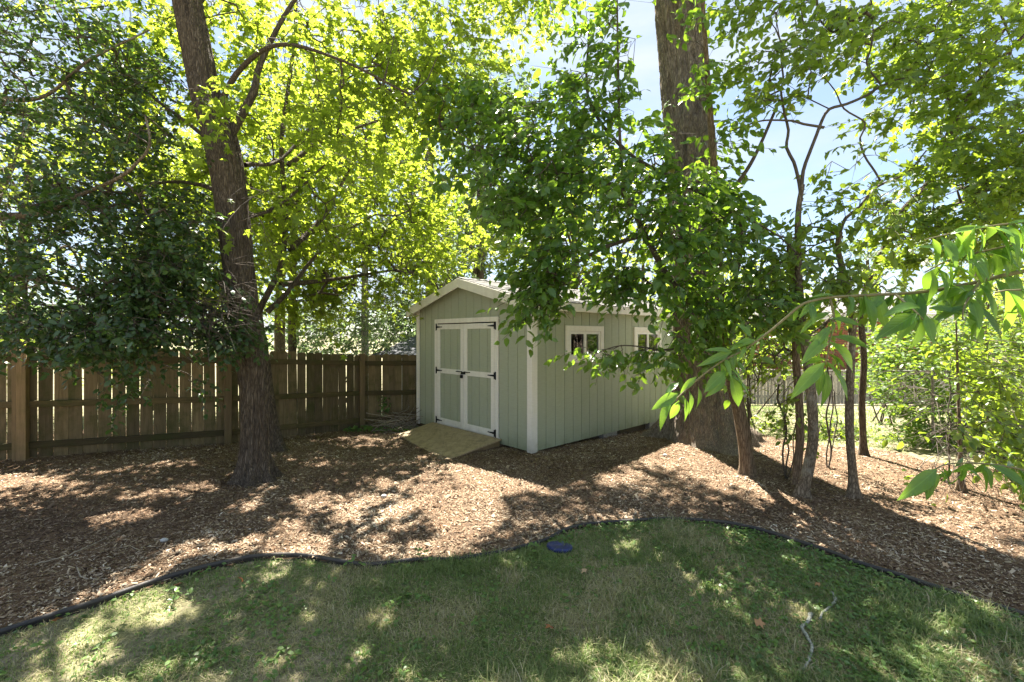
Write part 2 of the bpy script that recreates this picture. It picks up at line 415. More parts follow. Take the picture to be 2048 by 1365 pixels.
M['grass'] = tint_mat('grass_blades', [(0, (.13, .185, .06)), (.3, (.215, .27, .10)), (.55, (.29, .32, .145)), (.72, (.36, .34, .16)), (.9, (.50, .43, .26)), (1, (.58, .51, .35))], .55,
                      [(0, (.16, .32, .05)), (.6, (.34, .48, .10)), (1, (.5, .45, .26))], .35)
LEAF = dict(
    holly=((.024, .056, .018), (.055, .10, .030), (.14, .26, .03), .28, .33, .55, None),
    maple=((.058, .112, .022), (.11, .175, .034), (.48, .60, .05), .54, .5, .35, (.40, .33, .05)),
    pear=((.040, .105, .025), (.095, .175, .042), (.32, .52, .035), .40, .30, .6, (.30, .20, .05)),
    side=((.05, .11, .024), (.11, .18, .04), (.42, .58, .04), .46, .36, .55, (.33, .20, .05)),
    far=((.065, .11, .03), (.13, .18, .05), (.46, .58, .06), .50, .55, .35, None),
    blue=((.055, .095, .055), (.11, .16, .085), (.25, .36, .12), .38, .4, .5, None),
    shrub=((.035, .09, .018), (.09, .165, .032), (.32, .48, .04), .40, .5, .3, None),
    laurel=((.045, .125, .030), (.13, .25, .045), (.36, .60, .05), .42, .24, .7, None),
    ivy=((.07, .14, .035), (.14, .23, .06), (.25, .42, .05), .30, .4, .4, None))
def LM(kind, single=False):
    key = f'leaf_{kind}' + ('_one' if single else '')
    if key not in M:
        d, l, t, f, r, s, odd = LEAF[kind]; M[key] = leaf_mat(key, d, l, t, f, r, s, single, odd)
    return M[key]

# ------------------------------------------------------------------ leaf shapes (x along the leaf, y across, z up)
def T_(v, f): return np.array(v, float), [np.array(q, int) for q in f]
LT = {
    'small': T_([(0, 0, 0), (.45, .27, .05), (1, 0, -.06), (.45, -.27, .05)], [[(0, 3, 2), (0, 2, 1)]]),
    'mid': T_([(0, 0, 0), (.32, .25, .05), (.70, .22, .02), (1, 0, -.10), (.70, -.22, .02), (.32, -.25, .05)], [[(0, 5, 1), (4, 3, 2)], [(5, 4, 2, 1)]]),
    'ovate': T_([(0, 0, 0), (.34, 0, -.03), (.70, 0, -.07), (1, 0, -.20), (.30, .25, .06), (.66, .235, .01), (.30, -.25, .06), (.66, -.235, .01)],
                [[(0, 6, 1), (0, 1, 4), (2, 7, 3), (2, 3, 5)], [(1, 6, 7, 2), (1, 2, 5, 4)]]),
    'maple': T_([(0, 0, 0), (.02, .34, -.05), (.27, .20, .03), (.60, .50, -.07), (.60, .17, .03), (1.0, 0, -.08), (.60, -.17, .03), (.60, -.50, -.07), (.27, -.20, .03), (.02, -.34, -.05), (.33, 0, .0)],
                [[(10, 0, 1), (10, 1, 2), (10, 2, 3), (10, 3, 4), (10, 4, 5), (10, 5, 6), (10, 6, 7), (10, 7, 8), (10, 8, 9), (10, 9, 0)]]),
}
def long_leaf(bend=.35, w=.142, n=8):
    v, f = [], []
    for i in range(n + 1):
        t = i / n; ww = .010 if t < .1 else w * (math.sin(math.pi * ((t - .08) / .92) ** .8) ** .75 if t < 1 else 0) * (1.05 - .35 * t)
        z = -bend * t * t; x = t * (1 - .18 * bend * t); wav = .016 * math.sin(9 * t + 8 * bend)
        v += [(x, ww, z + ww * .5 + wav), (x, 0, z), (x, -ww, z + ww * .5 - wav)]
    for i in range(n):
        a = 3 * i; b = a + 3
        f += [(a + 1, a, b, b + 1), (a + 2, a + 1, b + 1, b + 2)]
    return T_(v, [f])
LT['long'] = long_leaf(); LT['long_straight'] = long_leaf(.18, .145); LT['long_curled'] = long_leaf(.6, .135); LT['long_slim'] = long_leaf(.45, .11); LT['long_broad'] = long_leaf(.28, .175)

def leaf_arrays(tpl, P, D, N, S, tint):
    tv, tf = LT[tpl]; B = nrm(np.cross(N, D)); N2 = np.cross(D, B)
    V = P[:, None] + S[:, None, None] * (tv[None, :, :1] * D[:, None] + tv[None, :, 1:2] * B[:, None] + tv[None, :, 2:] * N2[:, None])
    k = len(tv); base = (np.arange(len(P)) * k)[:, None, None]
    faces = [(base + f[None]).reshape(-1, f.shape[1]) for f in tf]
    return V.reshape(-1, 3), faces, np.repeat(tint, k)

# ------------------------------------------------------------------ where the photograph's sun patches lie on the ground (gaps in the crowns)
LIT_PX = [
    [(838, 938), (925, 926), (1010, 950), (1105, 972), (1050, 990), (1000, 1015), (1000, 1085), (915, 1112), (862, 1065), (835, 1000)],
    [(1495, 872), (1640, 900), (1850, 935), (2060, 965), (2060, 1055), (1800, 1000), (1700, 990), (1620, 965), (1530, 940)],
    [(1330, 905), (1400, 895), (1500, 958), (1530, 1000), (1400, 960)],
    [(1880, 1020), (2060, 1050), (2060, 1095), (1860, 1050)],
    [(1640, 1082), (1740, 1105), (1755, 1128), (1625, 1095)],
    [(560, 872), (650, 858), (800, 852), (830, 870), (800, 905), (660, 895)],
    [(560, 1000), (640, 985), (700, 1010), (600, 1030)],
    [(560, 915), (640, 905), (690, 930), (600, 945)],
    [(720, 1240), (745, 1205), (790, 1210), (790, 1260), (740, 1270)],
    [(340, 1215), (385, 1210), (390, 1240), (350, 1242)],
    [(980, 1130), (1060, 1125), (1060, 1150), (985, 1152)],
    [(1200, 955), (1290, 950), (1300, 975), (1210, 980)],
    [(280, 985), (420, 965), (450, 985), (300, 1010)], [(160, 1040), (300, 1020), (320, 1040), (170, 1075)],
    [(40, 960), (120, 950), (140, 970), (50, 985)], [(430, 1010), (520, 1000), (540, 1020), (450, 1030)],
]
LIT = [[gat(x, y) for x, y in poly] for poly in LIT_PX]
def sun_keep(P, rnd, strength=.975):
    gx = P[:, 0] - SUN[0] / SUN[2] * P[:, 2]; gy = P[:, 1] - SUN[1] / SUN[2] * P[:, 2]
    lit = np.zeros(len(P), bool)
    for poly in LIT: lit |= in_poly(gx, gy, poly)
    dap = fbm(gx * 2.2 + .8 * gy, gy * 2.6, 0, 31, 2)
    lit |= (dap > np.where(gy > 3.3, .63, .69)) & (gx < 6) & (gy > 1.4) & (gy < 9)
    lit |= ((gx < -1.2) & (gy > 9.4 + .0 * gx) & (gy < 13)) | ((gx < -4) & (gy > 8.0) & (gy < 13))
    lit |= (gy > 7.9) & (gx > 3.6)                       # the neighbour's lawn lies in the open
    return ~(lit & (rnd < strength))

def view_ok(P):
    d = P[:, 1]; px = CX + F * P[:, 0] / np.maximum(d, .1); py = HY - F * (P[:, 2] - H) / np.maximum(d, .1)
    return (d > .3) & (px > -40) & (px < 2090) & (py > -40) & (py < 1400), px, py

# ------------------------------------------------------------------ trees
def zone_px(px, py, rx, ry, d0, d1, n):
    """spray origins in a lens-shaped clump: centre and radii as seen in the photograph, between two distances"""
    a = R.uniform(0, 2 * np.pi, n); r = np.sqrt(R.uniform(0, 1, n)); d = R.uniform(d0, d1, n)
    x = px + rx * r * np.cos(a); y = py + ry * r * np.sin(a)
    return np.stack([(x - CX) / F * d, d, H - (y - HY) / F * d], 1)
def zone_xyz(c, rad, n, hollow=.0):
    v = nrm(R.normal(size=(n, 3))); r = R.uniform(hollow ** 3, 1, n) ** (1 / 3)
    return np.array(c) + v * r[:, None] * np.array(rad)

def grow(limb_nodes, P, step=.28, thick=.0019):
    """attach every spray to the nearest branch that exists already; returns edges with radii"""
    nodes = [np.array(q[:3]) for q in limb_nodes]; par = [-1] * len(nodes)
    L = np.array(nodes)
    order = np.argsort(np.min(np.linalg.norm(P[:, None] - L[None, ::max(1, len(L) // 60)], axis=2), axis=1))
    buf = np.zeros((len(L) + len(P) * 6 + 10, 3)); buf[:len(L)] = L; n = len(L); ends = []
    for i in order:
        p = P[i]; dd = buf[:n] - p; dist = np.sqrt((dd ** 2).sum(1)); k = int(np.argmin(dist + .25 * np.maximum(buf[:n, 2] - p[2], 0)))
        m = int(min(4, max(1, dist[k] // step))); a = buf[k].copy(); prev = k
        off = R.normal(size=3) * .06 * dist[k]
        for j in range(1, m + 1):
            t = j / m; q = a + (p - a) * t + off * math.sin(math.pi * t) + np.array([0, 0, .10 * dist[k] * math.sin(math.pi * t)])
            buf[n] = q; par.append(prev); prev = n; n += 1
        ends.append((i, prev))
    par = np.array(par); cnt = np.zeros(n)
    for i, e in ends: cnt[e] += 1
    for q in range(n - 1, len(L) - 1, -1): cnt[par[q]] += cnt[q]
    e = np.arange(len(L), n)
    rad = thick * np.maximum(cnt, 1) ** .5
    return buf[par[e]], buf[e], np.minimum(rad[par[e]], np.where(par[e] < len(L), rad[e] * 1.25, 9)), rad[e]

def bark_disp(seed, amp, freq=7, flare=None):
    def f(P, th, rr):
        z = P[:, 2][:, None]; t = th[None, :] + .25 * (fbm(z * 1.1, 0 * z, 0, seed + 9, 2) - .5)
        c, s = np.cos(t), np.sin(t)
        n = fbm(c * freq, s * freq, z * 2.6, seed, 4); ridge = 1 - 2 * np.abs(n - .5) * 2
        lump = fbm(c * 1.3, s * 1.3, z * 1.2, seed + 3, 2) - .5
        out = rr * (1 + amp * (ridge - .6) + .16 * lump)
        if flare: out = out + flare(z, t)
        return out
    return f

def trunk_obj(name, pts, m, parent, sides=40, step=.05, amp=.10, freq=7, flare=None, seed=3):
    L = smooth_line(pts, step); V, Fq = tube_arrays(L[:, :3], L[:, 3], sides, bark_disp(seed, amp, freq, flare))
    top = np.arange((len(L) - 1) * sides, len(L) * sides)
    me = new_mesh(name, V, [Fq, top[None, :]], smooth=True)
    return link(name, me, m, parent)

def sprays(P, center, n_leaf, length, droop, size, kind_tpl, flat=.45, outward=.6, drop_seed=0, keep_sun=True, hang=.35, size_var=.25, strength=.975):
    """leaves set alternately along short twigs"""
    n = len(P); out = P - np.asarray(center); out[:, 2] *= .25
    D = nrm(nrm(out) * outward + R.normal(size=(n, 3)) * [.55, .55, .30] + [0, 0, -droop])
    Ls = length * R.uniform(.55, 1.3, n)
    t = np.linspace(.08, 1, n_leaf)
    pos = P[:, None] + D[:, None] * (Ls[:, None] * t)[..., None]; pos[..., 2] -= (droop * .5 * Ls[:, None] * t ** 2)
    side = nrm(np.cross(D, [0, 0, 1.0])); sg = np.where(np.arange(n_leaf) % 2, 1.0, -1.0)
    ld = D[:, None] * .55 + side[:, None] * sg[None, :, None] * .8 + R.normal(size=pos.shape) * .38; ld[..., 2] -= hang
    ld = nrm(ld); N = nrm(np.array([0, 0, 1.0]) + R.normal(size=pos.shape) * flat)
    P2 = pos.reshape(-1, 3) + R.normal(size=(n * n_leaf, 3)) * .02
    S = size * R.uniform(1 - size_var, 1 + size_var, n * n_leaf)
    tn = np.repeat(R.uniform(0, 1, n), n_leaf) * .45 + R.uniform(0, 1, n * n_leaf) * .55
    k = R.uniform(0, 1, n * n_leaf) < .94
    if keep_sun: k &= sun_keep(P2, R.uniform(0, 1, len(P2)), strength)
    tips = np.stack([P + D * (Ls * .5)[:, None] - [0, 0, 1] * (droop * .5 * Ls * .25)[:, None], P + D * Ls[:, None] - [0, 0, 1] * (droop * .5 * Ls)[:, None]], 1)
    return P2[k], ld.reshape(-1, 3)[k], N.reshape(-1, 3)[k], S[k], tn[k], (P, tips)

ROOM = {}
def finish_tree(root, leafsets, tpl, kind, limb_nodes, P, n_parts=0, twig=True, twig_mat=None, crown_name='crown', thick=.0019):
    LP, LD, LN, LS, Lt = [np.concatenate([q[i] for q in leafsets]) for i in range(5)]
    if n_parts:
        ok, px, py = view_ok(LP)
        score = np.where(ok, LS / LP[:, 1], 0); pick = np.argsort(-score)[:n_parts]; pick = pick[score[pick] > 0]
        key = ('leaf', tpl)
        if key not in ROOM: ROOM[key] = {}
        if kind not in ROOM[key]:
            me = new_mesh('leaf', LT[tpl][0], LT[tpl][1], smooth=True); me.materials.append(LM(kind, True)); ROOM[key][kind] = me
        me = ROOM[key][kind]
        B = nrm(np.cross(LN, LD)); N2 = np.cross(LD, B)
        for i in pick:
            o = bpy.data.objects.new('leaf', me); col.objects.link(o); o.parent = root
            s = LS[i]; mt = Matrix([[LD[i][r] * s, B[i][r] * s, N2[i][r] * s, LP[i][r]] for r in range(3)] + [[0, 0, 0, 1]])
            o.matrix_local = mt
        rest = np.ones(len(LP), bool); rest[pick] = False
        LP, LD, LN, LS, Lt = LP[rest], LD[rest], LN[rest], LS[rest], Lt[rest]
    if len(LP) == 0: return
    V, faces, tt = leaf_arrays(tpl, LP, LD, LN, LS, Lt)
    link(crown_name, new_mesh(crown_name, V, faces, tt, smooth=(tpl in ('ovate', 'mid'))), LM(kind), root, kind='stuff')
    if twig:
        A, B2, ra, rb = grow(limb_nodes, P, thick=thick)
        sp = np.concatenate([q[5][0] for q in leafsets]); tp = np.concatenate([q[5][1] for q in leafsets])
        A = np.concatenate([A, sp, tp[:, 0]]); B2 = np.concatenate([B2, tp[:, 0], tp[:, 1]])
        ra = np.concatenate([ra, np.full(len(sp), .003), np.full(len(sp), .0024)]); rb = np.concatenate([rb, np.full(len(sp), .0024), np.full(len(sp), .0012)])
        V, Fq = edge_tubes(A, B2, ra, rb)
        link('twigs', new_mesh('twigs', V, Fq, smooth=True), twig_mat or M['twig'], root, kind='stuff')

def limb_px(pts):  # (px, py, depth, radius)
    return [(*at(a, b, d), r) for a, b, d, r in pts]

exec_order = []
# ================================================================== THE SETTING
def axis(lo, hi, fine_lo, fine_hi, f, c):
    a = list(np.arange(fine_lo, fine_hi + 1e-6, f)); s = c
    x = fine_lo - f
    while x > lo: a.insert(0, x); s *= 1.35; x -= s
    a.insert(0, lo); s = c; x = fine_hi + f
    while x < hi: a.append(x); s *= 1.35; x += s
    a.append(hi); return np.array(a)
def sheet(xs, ys, zf, keep=None):
    X, Y = np.meshgrid(xs, ys); Z = zf(X, Y)
    V = np.stack([X, Y, Z], -1).reshape(-1, 3); nx = len(xs)
    i = (np.arange(len(ys) - 1)[:, None] * nx + np.arange(nx - 1)[None]).ravel()
    Fq = np.stack([i, i + 1, i + nx + 1, i + nx], -1)
    if keep is not None:
        c = V[Fq].mean(1); Fq = Fq[keep(c[:, 0], c[:, 1])]
        u, inv = np.unique(Fq, return_inverse=True); V = V[u]; Fq = inv.reshape(-1, 4)
    return V, Fq

V, Fq = sheet(axis(-700, 700, -9, 11, .12, .3), axis(-60, 1200, .8, 17, .12, .3), g)
link('ground', new_mesh('ground', V, Fq, smooth=True), M['lawn'], kind='structure')

EDGE_PX = [(-260, 1345), (-120, 1312), (0, 1275), (110, 1240), (220, 1205), (330, 1166), (420, 1141), (500, 1123), (560, 1118), (620, 1120), (690, 1133), (740, 1138), (800, 1131), (850, 1126),
           (920, 1125), (1000, 1111), (1040, 1101), (1090, 1086), (1130, 1066), (1180, 1053), (1260, 1048), (1330, 1044), (1420, 1049), (1500, 1063), (1580, 1086), (1650, 1109), (1720, 1136), (1800, 1160),
           (1880, 1186), (1980, 1216), (2100, 1255), (2260, 1310)]
EDGE = smooth_line([gat(x, y) for x, y in EDGE_PX], .05)
FAR_PX = [(2300, 985), (2060, 948), (1950, 938), (1850, 925), (1790, 905), (1700, 898), (1640, 893), (1560, 880), (1490, 862)]
FAR = [gat(x, y) for x, y in FAR_PX]
BED = [tuple(q[:2]) for q in EDGE[::6]] + [(9.5, 3.0)] + [tuple(q[:2]) for q in FAR] + [(4.6, 10.5), (-3.0, 12.0), (-9.0, 8.0), (-9.5, 3.0)]
def bedz(x, y): return g(x, y) + .016 + .022 * (fbm(x * 6, y * 6, 0, 5, 3) - .5)
V, Fq = sheet(np.arange(-9.5, 9.6, .05), np.arange(1.6, 12.0, .05), bedz, lambda x, y: in_poly(x, y, BED))
link('mulch_bed', new_mesh('mulch_bed', V, Fq, smooth=True), M['mulch'], kind='structure')

# wood chips
def scatter(n, poly, dmin, dmax, power=1.0):
    """points on the ground, denser near the viewer's side of the garden"""
    d = (R.uniform(dmin ** (2 - power), dmax ** (2 - power), n)) ** (1 / (2 - power)); a = np.radians(R.uniform(-52, 52, n))
    x = d * np.tan(a); y = d; k = in_poly(x, y, poly) & (np.abs(x) < 10); return x[k], y[k]
SHED_KEEP = []
x, y = scatter(520000, BED, 2.2, 10.5, .9)
n = len(x); L_ = R.lognormal(-4.12, .5, n).clip(.006, .05); L_ = np.where(R.uniform(0, 1, n) < .018, L_ * 2.2, L_); W_ = L_ * R.uniform(.16, .5, n); a = R.uniform(0, 2 * np.pi, n); tilt = R.normal(0, .28, n)
c, s = np.cos(a), np.sin(a); D = np.stack([c * np.cos(tilt), s * np.cos(tilt), np.sin(tilt)], 1); B = np.stack([-s, c, R.normal(0, .3, n)], 1)
P = np.stack([x, y, bedz(x, y) + R.uniform(.0, .012, n)], 1)
V = np.stack([P - D * L_[:, None] / 2 - B * W_[:, None] * .35, P + D * L_[:, None] / 2 - B * W_[:, None] * .2, P + D * L_[:, None] * .3 + B * W_[:, None] * .5, P - D * L_[:, None] * .42 + B * W_[:, None] * .4], 1)
V[:, :, 2] += R.uniform(0, .004, (n, 4)); Vt = V.reshape(-1, 3)
q = np.arange(n)[:, None] * 4
Fq = np.concatenate([q + [[0, 1, 2, 3]]])
link('wood_chip_mulch', new_mesh('wood_chip_mulch', Vt, Fq, np.repeat(np.clip(R.beta(1.6, 1.7, n) + .7 * (fbm(x * 1.6, y * 1.6, 0, 91, 4) - .5), 0, 1), 4)), M['chips'], kind='stuff')

# grass blades: near lawn, sparse and tufted, and the neighbour's sunny lawn
LAWN = [tuple(q[:2]) for q in EDGE[::6]] + [(6, -1), (-6, -1)]
def blades(n_c, poly, dmin, dmax, power, hgt, wid, per, spread, straw, name, thin=.42, tuft_lo=.3):
    x, y = scatter(n_c, poly, dmin, dmax, power)
    den = fbm(x * 1.5, y * 1.5, 0, 61, 4); k = R.uniform(0, 1, len(x)) < sstep(tuft_lo, tuft_lo + .25, den) * .9 + .1; x, y = x[k], y[k]; den = den[k]
    m = len(x); hh = hgt * R.lognormal(0, .35, m) * (.7 + .9 * sstep(.5, .75, den)); kind = np.where(fbm(x * 2.6, y * 2.6, 0, 71, 3) + R.normal(0, .06, m) > straw, .80, .30)
    x = (np.repeat(x, per) + R.normal(0, spread, m * per)); y = np.repeat(y, per) + R.normal(0, spread, m * per)
    hh = np.repeat(hh, per) * R.uniform(.5, 1.25, m * per); tn = np.clip(np.repeat(kind, per) + R.normal(0, .17, m * per), 0, 1)
    k = in_poly(x, y, poly); x, y, hh, tn = x[k], y[k], hh[k], tn[k]; m = len(x)
    a = R.uniform(0, 2 * np.pi, m); lean = np.abs(R.normal(.75, .45, m)) * hh; D = np.stack([np.cos(a), np.sin(a)], 1); S = np.stack([-D[:, 1], D[:, 0]], 1) * (wid * R.uniform(.6, 1.4, m))[:, None]
    z = g(x, y) - .003; P0 = np.stack([x, y], 1); P1 = P0 + D * (lean * .35)[:, None]; P2 = P0 + D * lean[:, None]
    def v3(p, zz): return np.concatenate([p, zz[:, None]], 1)
    V = np.stack([v3(P0 - S, z), v3(P0 + S, z), v3(P1 + S * .8, z + hh * .6), v3(P1 - S * .8, z + hh * .6), v3(P2, z + hh * .86)], 1).reshape(-1, 3)
    q = np.arange(m)[:, None] * 5
    link(name, new_mesh(name, V, [q + [[0, 1, 2, 3]], q + [[3, 2, 4]]], np.repeat(tn, 5)), M['grass'], kind='stuff')
blades(62000, LAWN, 1.6, 4.4, 1.0, .030, .0019, 6, .024, .56, 'lawn_grass', tuft_lo=.16)
blades(1700, LAWN, 1.6, 4.4, 1.0, .034, .0018, 30, .024, .55, 'grass_tufts', tuft_lo=.42)
x, y = scatter(60000, LAWN, 1.6, 4.4, 1.0); k = fbm(x * 2.1, y * 2.1, 0, 15, 3) + R.normal(0, .1, len(x)) > .44; x, y = x[k], y[k]; n = len(x)
L_ = R.uniform(.02, .07, n); a = R.uniform(0, 2 * np.pi, n); D = np.stack([np.cos(a), np.sin(a), R.normal(0, .18, n)], 1); B = np.stack([-np.sin(a), np.cos(a), 0 * a], 1) * .0011
P = np.stack([x, y, g(x, y) + R.uniform(.004, .02, n)], 1); bend = np.stack([B[:, 0] * 6, B[:, 1] * 6, np.full(n, .004)], 1) * R.normal(0, 1, n)[:, None]
V = np.stack([P - D * L_[:, None] / 2 - B, P - D * L_[:, None] / 2 + B, P + bend + B, P + bend - B, P + D * L_[:, None] / 2 + B * .4, P + D * L_[:, None] / 2 - B * .4], 1).reshape(-1, 3)
q = np.arange(n)[:, None] * 6
link('dry_grass', new_mesh('dry_grass', V, np.concatenate([q + [[0, 1, 2, 3]], q + [[3, 2, 4, 5]]]), np.repeat(R.uniform(.62, 1, n), 6)), M['grass'], kind='stuff')
FARLAWN = [tuple(q[:2]) for q in FAR] + [(5.2, 11), (7.5, 17.5), (20, 17.5), (13, 6)]
blades(26000, FARLAWN, 6.5, 17.5, .6, .06, .005, 4, .05, .70, 'neighbour_grass', tuft_lo=.1)

# low ground ivy and clover on the lawn, thicker to the right
def herb(n, poly, dmin, dmax, size, name, kind, dens, h=.03, per=5):
    x, y = scatter(n, poly, dmin, dmax, 1.0); k = R.uniform(0, 1, len(x)) < dens(x, y); x, y = x[k], y[k]
    m = len(x); x = np.repeat(x, per) + R.normal(0, .03, m * per); y = np.repeat(y, per) + R.normal(0, .03, m * per); m = len(x)
    k = in_poly(x, y, poly); x, y = x[k], y[k]; m = len(x)
    P = np.stack([x, y, g(x, y) + R.uniform(.3, 1.2, m) * h], 1); a = R.uniform(0, 6.28, m); D = nrm(np.stack([np.cos(a), np.sin(a), R.normal(-.1, .25, m)], 1))
    N = nrm(np.array([0, 0, 1.]) + R.normal(size=(m, 3)) * .35)
    V, faces, tt = leaf_arrays('mid', P, D, N, size * R.uniform(.5, 1.4, m), R.uniform(0, 1, m))
    link(name, new_mesh(name, V, faces, tt), LM(kind), kind='stuff')
edge_y = lambda x: np.interp(x, EDGE[:, 0], EDGE[:, 1])
herb(26000, LAWN, 1.6, 4.4, .030, 'clover_weeds', 'ivy', lambda x, y: np.clip(.03 + .5 * sstep(1.0, 2.6, x + .5 * (fbm(x * 2, y * 2, 0, 3, 2) - .5)) + .22 * sstep(.62, .75, fbm(x * 3, y * 3, 0, 8, 3)) + .35 * (np.abs(y - edge_y(x)) < .22) * (x > .3), 0, 1))

# ================================================================== THE SHED
O = np.array([.278, 6.335, .03]); U = np.array([-.6821, .7312, 0]); W = np.array([.7312, .6821, 0]); Z = np.array([0, 0, 1.0])
FRONT = -W; SIDE = -U                        # outward normals of the gable wall and of the window wall
SW, SL, EAVE, RIDGE = 3.0, 4.25, 2.03, 2.45
shed = thing('garden_shed', 'sage green garden shed with white trim, white double doors and a gable roof', 'shed')
def S(u, w, z): return O + U * u + W * w + Z * (z - O[2])
def roofz(u): return EAVE + .085 + (RIDGE + .02 - EAVE) * (1 - abs(u - 1.5) / 1.6)   # underside of the roof deck
def wall_board(u0, u1, z0, z1, proud, name='siding_board', parent=shed, face='front', top=None, m='siding', thick=.018):
    """one board of the grooved siding, z1 None = up to the roof line"""
    mb = MB()
    if face == 'front':
        if z1 is None:
            pts = [(u0, z0), (u1, z0), (u1, roofz(u1) - .02)] + ([(1.5, roofz(1.5) - .02)] if u0 < 1.5 < u1 else []) + [(u0, roofz(u0) - .02)]
        else: pts = [(u0, z0), (u1, z0), (u1, z1), (u0, z1)]
        mb.prism([S(u, 0, z) + FRONT * (proud - thick) for u, z in pts], FRONT * thick)
    else:
        mb.prism([S(0, u, z) + SIDE * (proud - thick) for u, z in ((u0, z0), (u1, z0), (u1, z1), (u0, z1))], SIDE * thick)
    return mb.build(name, M[m], parent)
GR = .0095
# shell behind the boards (groove bottoms), floor, far walls
mb = MB()
mb.prism([S(0.02, .016, .03), S(.69, .016, .03), S(.69, .016, 1.92), S(2.40, .016, 1.92), S(2.40, .016, .03), S(2.98, .016, .03), S(2.98, .016, roofz(2.98) - .03), S(1.5, .016, roofz(1.5) - .02), S(.02, .016, roofz(.02) - .03)], W * .02)
mb.prism([S(0, SL - .02, .03), S(SW, SL - .02, .03), S(SW, SL - .02, roofz(SW) - .03), S(1.5, SL - .02, roofz(1.5) - .02), S(0, SL - .02, roofz(0) - .03)], W * .02)
mb.box(S(SW - .02, .04, .03), U * .02, W * (SL - .07), Z * 1.98)
mb.box(S(.04, .04, .03), U * (SW - .08), W * (SL - .08), Z * .06)
WIN = [(.706, 1.66), (2.573, 3.52)]; WZ0, WZ1 = 1.235, 1.805
for a, b in ((.04, WIN[0][0] + .05), (WIN[0][1] - .05, WIN[1][0] + .05), (WIN[1][1] - .05, SL - .03)): mb.box(S(.016, a, .03), U * .02, W * (b - a), Z * 2.06)
for a, b in WIN:
    mb.box(S(.016, a + .05, .03), U * .02, W * (b - a - .1), Z * (WZ0 + .05 - .03)); mb.box(S(.016, a + .05, WZ1 - .05), U * .02, W * (b - a - .1), Z * (2.09 - WZ1 + .05))
mb.build('wall_shell', M['groove'], shed)
# gable-wall boards
u = .085
edges = [.085]
while edges[-1] + .2032 < SW - .08: edges.append(edges[-1] + .2032)
edges.append(SW - .085)
for a, b in zip(edges[:-1], edges[1:]):
    lo, hi = a + GR / 2, b - GR / 2
    if hi <= .694 + .03 or lo >= 2.40 - .03: wall_board(lo, hi, .03, None, 0)
    elif lo < .694:
        wall_board(lo, .70, .03, None, 0); wall_board(.70 + .0005, hi, 1.935, None, 0)
    elif hi > 2.40:
        wall_board(2.395, hi, .03, None, 0); wall_board(lo, 2.3945, 1.935, None, 0)
    else: wall_board(lo, hi, 1.935, None, 0)
# window-wall boards
edges = [.085]
while edges[-1] + .2032 < SL - .08: edges.append(edges[-1] + .2032)
edges.append(SL - .085)
for a, b in zip(edges[:-1], edges[1:]):
    lo, hi = a + GR / 2, b - GR / 2; spans = [(lo, hi)]
    for w0, w1 in WIN:
        nxt = []
        for l, h in spans:
            c0, c1 = max(l, w0 + .04), min(h, w1 - .04)
            if c1 - c0 < .004: nxt.append((l, h)); continue
            wall_board(c0, c1, .03, WZ0 + .04, 0, face='side'); wall_board(c0, c1, WZ1 - .04, 2.10, 0, face='side')
            if c0 - l > .004: nxt.append((l, c0 - .0005))
            if h - c1 > .004: nxt.append((c1 + .0005, h))
        spans = nxt
    for l, h in spans: wall_board(l, h, .03, 2.10, 0, face='side')
# corner boards
for (uu, ww, du, dw) in ((0, 0, 1, 1), (SW, 0, -1, 1), (0, SL, 1, -1)):
    mb = MB()
    if ww == 0: mb.box(S(uu - .018 * du, -.018, .012), U * .10 * du, W * .018, Z * (roofz(uu) - .03))
    if uu == 0: mb.box(S(-.018, ww + (.0005 if dw > 0 else -.0005), .012), U * .018, W * .095 * dw, Z * 2.09)
    mb.build('corner_board', M['trim'], shed, bevel=.003)
